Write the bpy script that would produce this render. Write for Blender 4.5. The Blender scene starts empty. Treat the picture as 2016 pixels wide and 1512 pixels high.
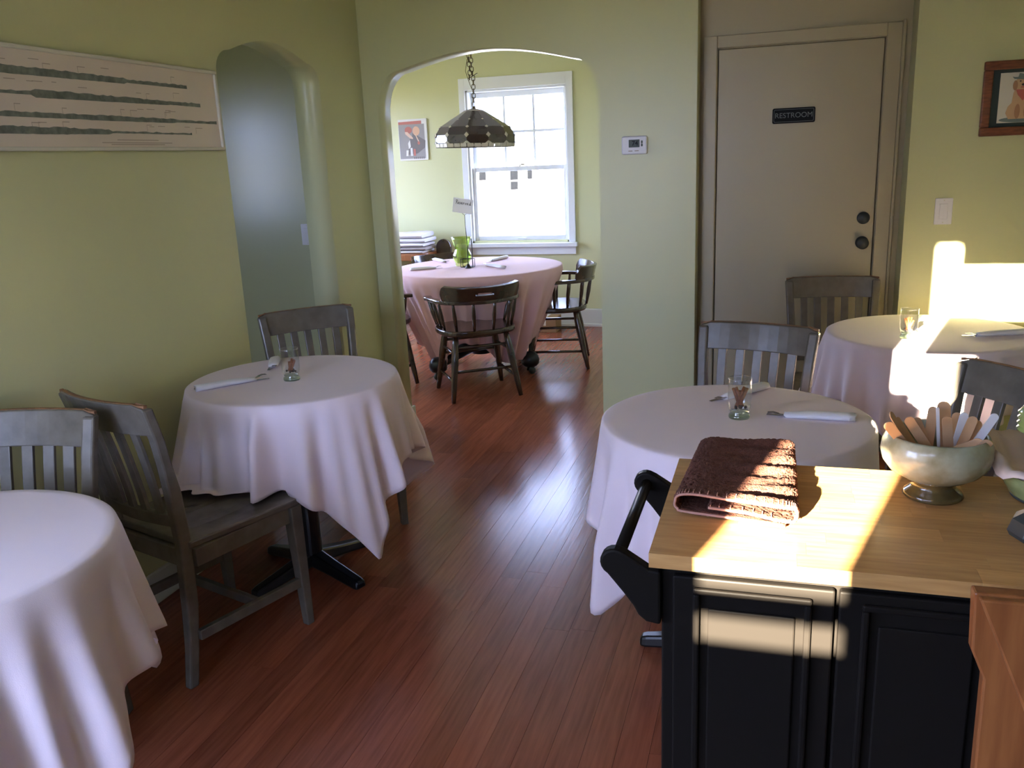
import bpy, bmesh, math, random
from mathutils import Vector, Matrix
random.seed(7)
PI = math.pi
sc = bpy.context.scene
COL = sc.collection

# ------------------------------------------------------------------ camera
FPX = 1689.0
def _n(v): return v.normalized()
_y = _n(Vector((1535 - 1008, 292 - 756, FPX)))
_zd = Vector((1290 - 1008, 7200 - 756, FPX)).normalized()
_zd = _n(_zd - _y * _zd.dot(_y))
_z = -_zd
_x = _y.cross(_z)
CAM_H = 1.48
CAM = Vector((0, 0, CAM_H))
def to_world(v): return Vector((_x.dot(v), _y.dot(v), _z.dot(v)))
def ray(px, py): return to_world(Vector((px - 1008, py - 756, FPX)))
def at_y(px, py, Y):
    d = ray(px, py); return CAM + d * (Y / d.y)
def at_z(px, py, Z):
    d = ray(px, py); return CAM + d * ((Z - CAM_H) / d.z)
cam_d = bpy.data.cameras.new('camera')
cam_d.sensor_fit = 'HORIZONTAL'; cam_d.sensor_width = 36.0
cam_d.lens = FPX / 2016 * 36.0
cam_d.clip_start = 0.05; cam_d.clip_end = 500
cam = bpy.data.objects.new('camera', cam_d); COL.objects.link(cam)
r_ = to_world(Vector((1, 0, 0))); u_ = -to_world(Vector((0, 1, 0))); b_ = -to_world(Vector((0, 0, 1)))
cam.matrix_world = Matrix(((r_.x, u_.x, b_.x, 0), (r_.y, u_.y, b_.y, 0), (r_.z, u_.z, b_.z, CAM_H), (0, 0, 0, 1)))
sc.camera = cam

# ------------------------------------------------------------------ world, sun, exposure
SKY = (0.50, 0.60, 1.0); SKY_STRENGTH = 5.8
SUN_STRENGTH = 46.0; SUN_COL = (1.0, 0.86, 0.66)
SUN_DX, SUN_EL = 0.277, 0.2217         # sideways drift per metre forward, tangent of the elevation
EXPOSURE = 2.2
w = bpy.data.worlds.new('sky'); sc.world = w; w.use_nodes = True
bg = w.node_tree.nodes['Background']; bg.inputs[0].default_value = (*SKY, 1); bg.inputs[1].default_value = SKY_STRENGTH
sd = bpy.data.lights.new('sun', 'SUN'); sd.energy = SUN_STRENGTH; sd.color = SUN_COL; sd.angle = math.radians(0.55)
so = bpy.data.objects.new('sun', sd); COL.objects.link(so)
_sun = Vector((SUN_DX, 1.0, -SUN_EL * math.hypot(SUN_DX, 1))).normalized()
so.rotation_euler = _sun.to_track_quat('-Z', 'Y').to_euler(); so.location = (-4, -12, 6)
sc.view_settings.view_transform = 'Standard'; sc.view_settings.look = 'None'
sc.view_settings.gamma = 1.0; sc.view_settings.use_curve_mapping = False
sc.view_settings.exposure = EXPOSURE
sc.cycles.use_denoising = True
sc.cycles.max_bounces = 10; sc.cycles.diffuse_bounces = 6; sc.cycles.transparent_max_bounces = 24
sc.cycles.sample_clamp_indirect = 8.0
def portal(name, loc, normal, sx, sy):      # marks a window for sky sampling; gives no light itself
    l = bpy.data.lights.new(name, 'AREA'); l.shape = 'RECTANGLE'; l.size = sx; l.size_y = sy
    l.cycles.is_portal = True
    o = bpy.data.objects.new(name, l); COL.objects.link(o); o.location = loc
    o.rotation_euler = Vector(normal).to_track_quat('-Z', 'Y').to_euler()

# ------------------------------------------------------------------ materials
def sl(c): return tuple(((v / 255) / 12.92 if v / 255 <= .04045 else ((v / 255 + .055) / 1.055) ** 2.4) for v in c)
def M(name, col, rough=.5, metal=0., spec=.5, var=0., vscale=8., stretch=(1, 1, 1), bump=0., bscale=60., rnd=0., coat=0., sheen=0., crough=.1, col2=None, detail=4.):
    m = bpy.data.materials.new(name); m.use_nodes = True
    nt = m.node_tree; b = nt.nodes['Principled BSDF']
    b.inputs['Roughness'].default_value = rough; b.inputs['Metallic'].default_value = metal
    b.inputs['Specular IOR Level'].default_value = spec
    b.inputs['Coat Weight'].default_value = coat; b.inputs['Coat Roughness'].default_value = crough
    b.inputs['Sheen Weight'].default_value = sheen
    b.inputs['Base Color'].default_value = (*col, 1)
    N = nt.nodes.new; L = nt.links.new
    tc = N('ShaderNodeNewGeometry'); mp = N('ShaderNodeMapping'); L(tc.outputs['Position'], mp.inputs['Vector'])
    mp.inputs['Scale'].default_value = stretch
    src = None
    oi = None
    if rnd:
        oi = N('ShaderNodeObjectInfo')
        mu = N('ShaderNodeVectorMath'); mu.operation = 'SCALE'; mu.inputs[0].default_value = (17, 31, 23); L(oi.outputs['Random'], mu.inputs['Scale'])
        L(mu.outputs[0], mp.inputs['Location'])
    if var or col2:
        no = N('ShaderNodeTexNoise'); no.inputs['Scale'].default_value = vscale; no.inputs['Detail'].default_value = detail
        L(mp.outputs[0], no.inputs['Vector'])
        mx = N('ShaderNodeMix'); mx.data_type = 'RGBA'
        c2 = col2 if col2 else tuple(v * (1 - var) for v in col)
        mx.inputs[6].default_value = (*col, 1); mx.inputs[7].default_value = (*c2, 1)
        rr = N('ShaderNodeMapRange'); rr.inputs[1].default_value = .32; rr.inputs[2].default_value = .68
        L(no.outputs['Fac'], rr.inputs[0]); L(rr.outputs[0], mx.inputs[0]); src = mx.outputs[2]
    if rnd:
        hs = N('ShaderNodeHueSaturation')
        m1 = N('ShaderNodeMapRange'); m1.inputs[3].default_value = 1 - rnd; m1.inputs[4].default_value = 1 + rnd
        L(oi.outputs['Random'], m1.inputs[0]); L(m1.outputs[0], hs.inputs['Value'])
        if src: L(src, hs.inputs['Color'])
        else: hs.inputs['Color'].default_value = (*col, 1)
        src = hs.outputs[0]
    if src: L(src, b.inputs['Base Color'])
    if bump:
        nb = N('ShaderNodeTexNoise'); nb.inputs['Scale'].default_value = bscale; nb.inputs['Detail'].default_value = 3
        L(mp.outputs[0], nb.inputs['Vector'])
        bp = N('ShaderNodeBump'); bp.inputs['Strength'].default_value = bump; bp.inputs['Distance'].default_value = .004
        L(nb.outputs['Fac'], bp.inputs['Height']); L(bp.outputs[0], b.inputs['Normal'])
    return m
def glass(name, tint, refl=.1, rough=.02):
    m = bpy.data.materials.new(name); m.use_nodes = True; nt = m.node_tree
    nt.nodes.clear(); N = nt.nodes.new; L = nt.links.new
    o = N('ShaderNodeOutputMaterial'); t = N('ShaderNodeBsdfTransparent'); t.inputs[0].default_value = (*tint, 1)
    g = N('ShaderNodeBsdfGlossy'); g.inputs['Roughness'].default_value = rough
    f = N('ShaderNodeLayerWeight'); f.inputs[0].default_value = .5
    pw = N('ShaderNodeMath'); pw.operation = 'POWER'; pw.inputs[1].default_value = 3.5; L(f.outputs['Facing'], pw.inputs[0])
    a = N('ShaderNodeMath'); a.operation = 'MULTIPLY_ADD'; a.inputs[1].default_value = .55; a.inputs[2].default_value = refl * .35
    L(pw.outputs[0], a.inputs[0])
    mx = N('ShaderNodeMixShader'); L(a.outputs[0], mx.inputs[0]); L(t.outputs[0], mx.inputs[1]); L(g.outputs[0], mx.inputs[2]); L(mx.outputs[0], o.inputs[0])
    return m
MAT = dict(
    wall=M('green_wall_paint', (.565, .565, .31), .34, bump=.05, bscale=180),
    wallgloss=M('glossy_hall_paint', (.52, .53, .33), .24, bump=.03, bscale=120),
    khaki=M('khaki_paint', (.42, .36, .225), .36, bump=.04, bscale=160),
    ceil=M('ceiling_paint', (.64, .62, .53), .8),
    trim=M('white_trim_paint', (.74, .75, .74), .35),
    base=M('cream_baseboard_paint', (.60, .60, .52), .38),
    sub=M('subfloor', (.05, .018, .010), .7),
    plank=M('floor_plank', (.33, .102, .052), .21, col2=(.24, .068, .034), spec=.38, vscale=9, stretch=(9, .55, 9), bump=.10, bscale=7, rnd=.16, detail=6),
    cloth=M('tablecloth_linen', (.80, .68, .72), .9, bump=.12, bscale=700, sheen=.15),
    pink=M('tablecloth_pink', (.66, .41, .43), .9, bump=.12, bscale=600, sheen=.15),
    chair=M('grey_brown_chair_paint', (.155, .135, .108), .26, var=.25, vscale=20, bump=.05, bscale=90),
    worn=M('worn_wood_edge', (.30, .14, .06), .5, var=.5, vscale=60),
    dark=M('dark_turned_wood', (.055, .026, .014), .22, var=.4, vscale=14, coat=.4),
    black=M('black_metal', (.006, .006, .007), .3),
    cartblack=M('black_cart_paint', (.0105, .0088, .0074), .45, spec=.06),
    block=M('butcher_block', (.60, .34, .13), .33, col2=(.48, .25, .085), vscale=10, stretch=(1.2, 12, 12), rnd=.13),
    orange=M('orange_wood', (.33, .12, .038), .3, col2=(.22, .07, .022), vscale=7, stretch=(10, 10, .8)),
    oak=M('oak_frame', (.23, .075, .03), .4, col2=(.12, .036, .015), vscale=9, stretch=(3, 3, 14)),
    towel=M('brown_terry', (.17, .062, .038), 1., bump=1., bscale=420, var=.35, vscale=350, sheen=.04, spec=.1),
    stitch=M('pale_brown_stitching', (.42, .22, .17), .9),
    bowl=M('celadon_glaze', (.40, .41, .31), .22, col2=(.24, .22, .13), vscale=26, coat=.3),
    bowlfoot=M('olive_glaze', (.15, .105, .034), .18, col2=(.08, .055, .02), vscale=30, coat=.4),
    stick=M('birch_stick', (.60, .36, .20), .6, rnd=.2, col2=(.50, .29, .15), vscale=20),
    plastic=M('white_plastic', (.72, .70, .72), .35),
    steel=M('cutlery_steel', (.42, .42, .44), .25, metal=1.),
    napkin=M('white_napkin', (.78, .76, .80), .9, bump=.2, bscale=250),
    cinnamon=M('cinnamon_bark', (.33, .11, .035), .6, var=.5, vscale=60),
    spice=M('dark_spice', (.03, .018, .012), .5),
    dgreen=M('dark_green_mat', (.028, .045, .04), .8),
    paper=M('cream_paper', (.66, .62, .52), .7),
    mapink=M('pinkish_print_paper', (.70, .60, .50), .3, var=.1, vscale=3),
    ink=M('grey_green_ink', (.20, .225, .18), .6, var=.5, vscale=40),
    ink2=M('faint_text_ink', (.36, .30, .24), .6),
    palewood=M('pale_picture_frame', (.60, .57, .47), .4),
    black_ink=M('black_ink', (.01, .01, .012), .6),
    grey_letter=M('grey_letter', (.16, .18, .17), .5),
    lcd=M('lcd_grey', (.11, .13, .115), .5, spec=.2),
    lamp=M('dark_plum_glass', (.040, .022, .022), .12, var=.3, vscale=12, coat=.6),
    lampcream=M('cream_lamp_glass', (.55, .50, .42), .2, var=.15, vscale=40),
    lead=M('lead_came', (.05, .042, .022), .4, metal=.7),
    brass=M('aged_brass', (.10, .075, .028), .35, metal=.8),
    candle=M('green_candle_wax', (.42, .42, .22), .6),
    cardboard=M('brown_cardboard', (.33, .20, .09), .8),
    linen=M('folded_linen', (.70, .66, .66), .95, bump=.3, bscale=120),
    linendark=M('folded_taupe_linen', (.33, .28, .25), .95, bump=.3, bscale=120),
    concrete=M('pale_gravel', (.55, .53, .48), .95, var=.2, vscale=.7),
    signblack=M('matt_black_plaque', (.012, .012, .012), .6, spec=.15),
    darkground=M('dark_unseen_ground', (.045, .06, .025), .95, var=.4, vscale=3),
    brownsiding=M('brown_siding', (.13, .10, .075), .8),
    siding=M('white_siding', (.80, .80, .80), .7),
    darkpane=M('dark_window', (.0016, .0022, .0036), .6, spec=.02),
    roof=M('grey_shingle', (.55, .55, .55), .8),
    shed=M('brown_shed_board', (.14, .09, .06), .8),
    fur=M('golden_fur_print', (.56, .36, .20), .8), fur2=M('dark_fur_print', (.36, .19, .10), .8),
    hat=M('grey_hat_print', (.16, .20, .19), .8), scarf=M('red_scarf_print', (.46, .12, .09), .8),
    pgrey=M('poster_grey', (.33, .31, .31), .7), pred=M('poster_red', (.48, .18, .15), .7), pdark=M('poster_dark', (.20, .18, .18), .7),
    pskin=M('poster_skin', (.70, .50, .40), .7), pmoon=M('poster_moon', (.68, .42, .29), .7), pwhite=M('poster_white', (.74, .72, .70), .7),
    dish=M('green_stoneware', (.30, .34, .13), .25, var=.3, vscale=40, coat=.4),
    paperliner=M('paper_liner', (.60, .48, .42), .9),
    iron=M('dark_iron', (.035, .04, .036), .4),
    leafgreen=M('ribbed_green_glaze', (.17, .25, .08), .2, coat=.5),
    pane=glass('window_glass', (.97, .98, .98), .04),
    cup=glass('clear_cup_glass', (.97, .98, .975), .22), cupbase=glass('green_tinted_glass_base', (.78, .86, .76), .4, .05),
    vase=glass('green_vase_glass', (.80, .90, .50), .35, .05),
)

# ------------------------------------------------------------------ mesh helpers
class MB:
    def __init__(s): s.v = []; s.f = []
    def add(s, vs, fs):
        o = len(s.v); s.v += [tuple(v) for v in vs]; s.f += [tuple(i + o for i in f) for f in fs]; return s
    def box(s, x0, x1, y0, y1, z0, z1):
        return s.add([(x0, y0, z0), (x1, y0, z0), (x1, y1, z0), (x0, y1, z0), (x0, y0, z1), (x1, y0, z1), (x1, y1, z1), (x0, y1, z1)],
                     [(0, 3, 2, 1), (4, 5, 6, 7), (0, 1, 5, 4), (1, 2, 6, 5), (2, 3, 7, 6), (3, 0, 4, 7)])
    def sections(s, secs, closed=False):        # loft a list of equal rings
        n = len(secs[0]); vs = [p for r in secs for p in r]; fs = []
        m = len(secs)
        for i in range(m if closed else m - 1):
            a, b = i * n, ((i + 1) % m) * n
            for k in range(n): fs.append((a + k, a + (k + 1) % n, b + (k + 1) % n, b + k))
        if not closed: fs += [tuple(range(n - 1, -1, -1)), tuple((m - 1) * n + k for k in range(n))]
        return s.add(vs, fs)
    def lathe(s, prof, n=32, c=(0, 0, 0), cap=True):
        secs = [[(c[0] + r * math.cos(2 * PI * k / n), c[1] + r * math.sin(2 * PI * k / n), c[2] + z) for k in range(n)] for r, z in prof]
        vs = [p for q in secs for p in q]; fs = []
        for i in range(len(prof) - 1):
            for k in range(n): fs.append((i * n + k, i * n + (k + 1) % n, (i + 1) * n + (k + 1) % n, (i + 1) * n + k))
        if cap:
            fs.append(tuple(range(n - 1, -1, -1))); fs.append(tuple((len(prof) - 1) * n + k for k in range(n)))
        return s.add(vs, fs)
    def tube(s, pts, r, n=8, closed=False):
        pts = [Vector(p) for p in pts]; rs = r if isinstance(r, (list, tuple)) else [r] * len(pts)
        secs = []; up = None
        for i, p in enumerate(pts):
            if closed: t = pts[(i + 1) % len(pts)] - pts[i - 1]
            else: t = pts[min(i + 1, len(pts) - 1)] - pts[max(i - 1, 0)]
            t.normalize()
            if up is None: up = Vector((0, 0, 1)) if abs(t.z) < .9 else Vector((1, 0, 0))
            a = t.cross(up).normalized(); b = a.cross(t).normalized(); up = b
            secs.append([p + a * rs[i] * math.cos(2 * PI * k / n) + b * rs[i] * math.sin(2 * PI * k / n) for k in range(n)])
        return s.sections(secs, closed)
    def strip(s, pts, w, t, wd=(1, 0, 0)):      # rectangular bar along a path, width along wd
        pts = [Vector(p) for p in pts]; wd = Vector(wd).normalized(); secs = []
        ws = w if isinstance(w, (list, tuple)) else [w] * len(pts)
        for i, p in enumerate(pts):
            tg = (pts[min(i + 1, len(pts) - 1)] - pts[max(i - 1, 0)]).normalized()
            a = (wd - tg * wd.dot(tg)).normalized(); n = tg.cross(a).normalized()
            secs.append([p + a * ws[i] / 2 + n * t / 2, p - a * ws[i] / 2 + n * t / 2, p - a * ws[i] / 2 - n * t / 2, p + a * ws[i] / 2 - n * t / 2])
        return s.sections(secs)
    def prism(s, poly, d0, d1, axis='y'):       # polygon in the plane across axis, extruded along it
        def P(u, v, d): return {'y': (u, d, v), 'x': (d, u, v), 'z': (u, v, d)}[axis]
        n = len(poly); vs = [P(u, v, d0) for u, v in poly] + [P(u, v, d1) for u, v in poly]
        fs = [tuple(range(n - 1, -1, -1)), tuple(range(n, 2 * n))] + [(k, (k + 1) % n, n + (k + 1) % n, n + k) for k in range(n)]
        return s.add(vs, fs)
    def build(s, name, mat, parent=None, bevel=0., smooth=False, solid=0., sub=0, seg=2):
        me = bpy.data.meshes.new(name); me.from_pydata(s.v, [], s.f)
        bm = bmesh.new(); bm.from_mesh(me); bmesh.ops.recalc_face_normals(bm, faces=bm.faces); bm.to_mesh(me); bm.free()
        if smooth:
            for p in me.polygons: p.use_smooth = True
        me.materials.append(MAT[mat] if isinstance(mat, str) else mat)
        o = bpy.data.objects.new(name, me); COL.objects.link(o)
        if parent: o.parent = parent
        if solid:
            md = o.modifiers.new('thickness', 'SOLIDIFY'); md.thickness = solid; md.offset = 0
        if sub:
            md = o.modifiers.new('smooth', 'SUBSURF'); md.levels = md.render_levels = sub
        if bevel:
            md = o.modifiers.new('edges', 'BEVEL'); md.width = bevel; md.segments = seg; md.limit_method = 'ANGLE'; md.angle_limit = .6
        return o
def tag(o, label, cat, group=None, kind=None):
    o['label'] = label; o['category'] = cat
    if group: o['group'] = group
    if kind: o['kind'] = kind
    return o
def thing(name, label, cat, loc=(0, 0, 0), rz=0., group=None):
    o = bpy.data.objects.new(name, None); COL.objects.link(o); o.location = loc; o.rotation_euler = (0, 0, rz); o.empty_display_size = .1
    return tag(o, label, cat, group)
def struct(o, label=None):
    o['kind'] = 'structure'
    if label: o['label'] = label
    return o
def copy_tree(o, parent=None):
    c = o.copy(); COL.objects.link(c); c.parent = parent
    for ch in [k for k in o.children]: copy_tree(ch, c)
    return c
def wall_mesh(name, outline, holes, axis, d0, d1, mat):       # wall with real openings
    cu = bpy.data.curves.new(name, 'CURVE'); cu.dimensions = '2D'; cu.fill_mode = 'BOTH'; cu.extrude = abs(d1 - d0) / 2
    for poly in [outline] + holes:
        sp = cu.splines.new('POLY'); sp.points.add(len(poly) - 1); sp.use_cyclic_u = True
        for p, (u, v) in zip(sp.points, poly): p.co = (u, v, 0, 1)
    tmp = bpy.data.objects.new('tmp', cu); COL.objects.link(tmp)
    dg = bpy.context.evaluated_depsgraph_get(); me = bpy.data.meshes.new_from_object(tmp.evaluated_get(dg))
    bpy.data.objects.remove(tmp); mid = (d0 + d1) / 2
    for v in me.vertices:
        u, q, e = v.co
        v.co = (u, mid + e, q) if axis == 'y' else (mid + e, u, q)
    me.name = name
    bm = bmesh.new(); bm.from_mesh(me); bmesh.ops.remove_doubles(bm, verts=bm.verts, dist=1e-5); bmesh.ops.recalc_face_normals(bm, faces=bm.faces); bm.to_mesh(me); bm.free()
    me.materials.clear(); me.materials.append(MAT[mat])
    o = bpy.data.objects.new(name, me); COL.objects.link(o); return struct(o)
def rect(a, b, c, d): return [(a, c), (b, c), (b, d), (a, d)]
def text_mesh(txt, size, name, mat, parent=None, extrude=.0006, shear=0., bold=0.):
    cu = bpy.data.curves.new(name, 'FONT'); cu.body = txt; cu.size = size; cu.align_x = 'CENTER'; cu.align_y = 'CENTER'; cu.extrude = extrude; cu.shear = shear; cu.offset = bold
    tmp = bpy.data.objects.new('tmp', cu); COL.objects.link(tmp)
    dg = bpy.context.evaluated_depsgraph_get(); me = bpy.data.meshes.new_from_object(tmp.evaluated_get(dg)); bpy.data.objects.remove(tmp)
    me.name = name; me.materials.clear(); me.materials.append(MAT[mat])
    o = bpy.data.objects.new(name, me); COL.objects.link(o)
    if parent: o.parent = parent
    return o

# ------------------------------------------------------------------ the setting
XL, XR, YB, YF, YW, ZC = -2.08, 2.3, -1.0, 4.27, 7.5, 2.45     # left wall, right wall, back wall, arch wall, window wall, ceiling
XLL, XFR = -4.2, -.55
fl = struct(MB().box(XLL - .2, XR + .2, YB - .2, YW + .2, -.12, -.012).build('floor', 'sub'), 'red-brown plank floor')
ucube = MB().box(-.5, .5, -.5, .5, -.5, .5).build('plank', 'plank', fl)
ucube.modifiers.new('edges', 'BEVEL').width = .0
ucube.modifiers.clear()
PW = .083; first = True
x = -3.42
while x < .75:
    y = .95 - random.random() * 1.2; far = YW - .005 if x < XFR - .1 else YF + .17
    while y < far - .01:
        L_ = random.uniform(1.0, 3.0); y1 = min(y + L_, far); y0 = max(y, .8)
        if y1 - y0 > .05:
            o = ucube if first else ucube.copy()
            if not first: COL.objects.link(o)
            first = False
            o.location = (x + PW / 2, (y0 + y1) / 2, -.006 + random.uniform(-.0002, .0001)); o.scale = (PW - .0009, y1 - y0 - .0009, .012)
            o.parent = fl
        y = y1
    x += PW
struct(MB().box(XLL - .2, XR + .2, YB - .2, YW + .2, ZC, ZC + .12).build('ceiling', 'ceil'))

def arch_poly(c, half, spring, corner_z, peak, cr):
    left = []
    # straight jamb, rounded shoulder, shallow rising crown
    for k in range(9):
        a = PI - k / 8 * PI / 2
        left.append((-half + cr + cr * math.cos(a), spring + (corner_z - spring) * math.sin(a)))
    for k in range(1, 11):
        t = k / 10; xx = (-half + cr) * (1 - t)
        left.append((xx, corner_z + (peak - corner_z) * math.sin(t * PI / 2) ** 1.0))
    pts = [(-half, 0)] + left + [(-x_, z_) for x_, z_ in reversed(left[:-1])] + [(half, 0)]
    return [(c + x_, z_) for x_, z_ in pts]
WIN_L = (-.75, .60, .65, 2.0); HALL_W = (1.40, 2.30, 1.12, 1.98)
wall_mesh('wall_left', [(YB - .15, 0)] + arch_poly(3.42, .40, 1.86, 1.945, 2.006, .10) + [(YF, 0), (YF, ZC), (YB - .15, ZC)], [rect(*WIN_L)], 'x', XL - .14, XL, 'wall')
wall_mesh('wall_far', [(XLL, 0)] + arch_poly(-1.42, .58, 1.74, 1.945, 2.018, .13) + [(-.376, 0), (-.376, ZC), (XLL, ZC)], [], 'y', YF, YF + .15, 'wall')
struct(MB().box(-.53, -.376, YF + .15, 4.56, 0, ZC).build('wall_recess_side', 'khaki'))
wall_mesh('wall_recess', [(-.376, 0), (-.297, 0), (-.297, 1.948), (.443, 1.948), (.443, 0), (.72, 0), (.72, ZC), (-.376, ZC)], [], 'y', 4.45, 4.56, 'khaki')
struct(MB().box(.548, XR, YF, YF + .18, 0, ZC).build('wall_far_right', 'wall'))
struct(MB().box(XR, XR + .15, YB - .15, YF + .3, 0, ZC).build('wall_right', 'wall'))
FW = (-2.665, -1.755, .775, 2.085)
wall_mesh('wall_window', rect(XLL - .15, XFR + .15, 0, ZC), [rect(*FW)], 'y', YW, YW + .16, 'wall')
FLW = (5.0, 6.9, .85, 2.1)
wall_mesh('wall_side_room', rect(.5, YW, 0, ZC), [rect(*FLW), rect(*HALL_W)], 'x', XLL - .15, XLL, 'wall')
struct(MB().box(XFR, XFR + .15, YF + .15, YW, 0, ZC).build('wall_inner_right', 'wall'))
struct(MB().box(XLL, XL - .14, .5, .65, 0, ZC).build('wall_hall', 'wall'))
struct(MB().box(XLL, XL - .001, YF - .012, YF, 0, ZC).build('wall_hall_end', 'wallgloss'))
# back wall behind the viewer: one tall opening, filled with added boards that shape the sun patches
SW = (-.80, -.36, 1.27, 2.27)
BW_L = (-1.97, -.93, .5, 2.02)
wall_mesh('wall_back', rect(XL, XR, 0, ZC), [rect(*SW), rect(*BW_L)], 'y', YB - .15, YB, 'wall')

# baseboards
def bb(name, x0, x1, y0, y1, h=.12): return struct(MB().box(x0, x1, y0, y1, .0005, h).build(name, 'base', bevel=.006))
bb('baseboard_left', XL, XL + .016, YB, 3.02); bb('baseboard_left_end', XL, XL + .016, 3.82, YF)
bb('baseboard_jamb', -2.0 - .001, -1.983, YF - .016, YF + .166); bb('baseboard_far_left', XL + .016, -2.0, YF - .016, YF)
bb('baseboard_far', -.84, -.376, YF - .016, YF); bb('baseboard_far_right', .548, XR, YF - .016, YF)
b = bb('baseboard_window', XLL, XFR, YW - .018, YW, .16)
m = MB(); m.box(XLL, XFR, YW - .034, YW - .018, .0005, .022); m.build('shoe_moulding', 'base', b)

# ------------------------------------------------------------------ far window (double hung, six panes over one)
def bar(parent, name, x0, x1, y0, y1, z0, z1, mat='trim', bev=.003): return MB().box(x0, x1, y0, y1, z0, z1).build(name, mat, parent, bevel=bev)
wn = bpy.data.objects.new('window_1', None); COL.objects.link(wn); wn.location = (0, 0, 0); struct(wn, 'white double-hung sash window')
x0, x1, z0, z1 = FW
bar(wn, 'casing', x0 - .055, x0, YW - .022, YW, z0 - .02, z1 + .10); bar(wn, 'casing', x1, x1 + .06, YW - .022, YW, z0 - .02, z1 + .10)
bar(wn, 'head_casing', x0, x1, YW - .022, YW, z1, z1 + .10)
bar(wn, 'sill', x0 - .075, x1 + .08, YW - .06, YW + .10, z0 - .055, z0 - .02); bar(wn, 'apron', x0 - .055, x1 + .06, YW - .02, YW, z0 - .125, z0 - .055)
bar(wn, 'jamb_liner', x0, x0 + .018, YW, YW + .15, z0 - .02, z1); bar(wn, 'jamb_liner', x1 - .018, x1, YW, YW + .15, z0 - .02, z1); bar(wn, 'head_liner', x0, x1, YW, YW + .15, z1 - .018, z1)
zm = 1.405
for nm, za, zb, yy, top in (('upper_sash', zm - .02, z1 - .018, YW + .095, 1), ('lower_sash', z0 - .02, zm + .02, YW + .04, 0)):
    s = MB(); a, c = x0 + .018, x1 - .018; wst = .032; bt = .06 if not top else .04; tp = .04 if not top else .045
    s.box(a, a + wst, yy, yy + .035, za, zb); s.box(c - wst, c, yy, yy + .035, za, zb)
    s.box(a + wst, c - wst, yy, yy + .035, za, za + bt); s.box(a + wst, c - wst, yy, yy + .035, zb - tp, zb)
    so_ = s.build(nm, 'trim', wn, bevel=.004)
    gx0, gx1, gz0, gz1 = a + wst, c - wst, za + bt, zb - tp
    if top:
        for k in (1, 2): bar(so_, 'muntin', gx0 + (gx1 - gx0) * k / 3 - .011, gx0 + (gx1 - gx0) * k / 3 + .011, yy + .005, yy + .03, gz0, gz1)
        bar(so_, 'muntin', gx0, gx1, yy + .006, yy + .029, (gz0 + gz1) / 2 - .011, (gz0 + gz1) / 2 + .011)
        for i in range(3):
            for j in range(2):
                MB().box(gx0 + (gx1 - gx0) * i / 3 + .008, gx0 + (gx1 - gx0) * (i + 1) / 3 - .008, yy + .016, yy + .019, gz0 + (gz1 - gz0) * j / 2 + .008, gz0 + (gz1 - gz0) * (j + 1) / 2 - .008).build('pane', 'pane', so_)
    else:
        MB().box(gx0, gx1, yy + .016, yy + .019, gz0, gz1).build('pane', 'pane', so_)
        MB().tube([(-2.235, yy - .004, gz0 - .03), (-2.235, yy - .02, gz0 - .022), (-2.20, yy - .022, gz0 - .02), (-2.165, yy - .02, gz0 - .022), (-2.165, yy - .004, gz0 - .03)], .004).build('sash_lift', 'trim', so_)
MB().tube([(-2.2, YW + .035, zm + .022), (-2.2, YW + .05, zm + .032), (-2.16, YW + .055, zm + .034)], .006).build('sash_lock', 'brass', wn)
portal('window_portal', ((x0 + x1) / 2, YW + .2, (z0 + z1) / 2), (0, -1, 0), x1 - x0, z1 - z0)
# the other windows, outside the picture
def side_window(name, X, y0, y1, z0, z1, n):
    e = bpy.data.objects.new(name, None); COL.objects.link(e); struct(e)
    mb = MB(); t = .05
    mb.box(X - .10, X - .06, y0, y0 + t, z0, z1); mb.box(X - .10, X - .06, y1 - t, y1, z0, z1); mb.box(X - .10, X - .06, y0, y1, z0, z0 + t); mb.box(X - .10, X - .06, y0, y1, z1 - t, z1)
    mb.box(X - .10, X - .06, y0, y1, (z0 + z1) / 2 - .025, (z0 + z1) / 2 + .025)
    for k in range(1, n): mb.box(X - .10, X - .06, y0 + (y1 - y0) * k / n - .03, y0 + (y1 - y0) * k / n + .03, z0, z1)
    mb.build('window_frame', 'trim', e)
    MB().box(X - .082, X - .079, y0 + t, y1 - t, z0 + t, z1 - t).build('pane', 'pane', e)
    portal(name + '_portal', (X - .16, (y0 + y1) / 2, (z0 + z1) / 2), (1, 0, 0), y1 - y0, z1 - z0)
side_window('window_2', XL, *WIN_L, 2); side_window('window_3', XLL, *FLW, 2); side_window('window_4', XLL, *HALL_W, 1)
e = bpy.data.objects.new('window_5', None); COL.objects.link(e); struct(e)
yb0, yb1 = YB - .09, YB - .05
mb = MB()  # added bars and boards, sized to cut the sun beams and imitate viewer's shadow
mb.box(-.80, -.36, yb0, yb1, 1.27, 1.288); mb.box(-.80, -.716, yb0, yb1, 1.288, 1.61); mb.box(-.508, -.36, yb0, yb1, 1.288, 1.59)
mb.box(-.716, -.508, yb0, yb1, 1.337, 1.372); mb.box(-.716, -.508, yb0, yb1, 1.572, 1.59)
mb.box(-.80, -.78, yb0, yb1, 1.61, 2.27); mb.box(-.52, -.36, yb0, yb1, 1.59, 1.93); mb.box(-.695, -.52, yb0, yb1, 1.735, 1.93)
mb.box(-.69, -.36, yb0, yb1, 2.155, 2.27); mb.box(-.78, -.69, yb0, yb1, 2.255, 2.27); mb.box(-.395, -.36, yb0, yb1, 1.93, 2.155)
mb.build('window_frame', 'trim', e)  # unseen sun mask of added boards rather than a plain frame
MB().box(-.79, -.37, yb0 + .018, yb0 + .021, 1.28, 2.265).build('pane', 'pane', e)
e = bpy.data.objects.new('window_6', None); COL.objects.link(e); struct(e)
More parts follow.
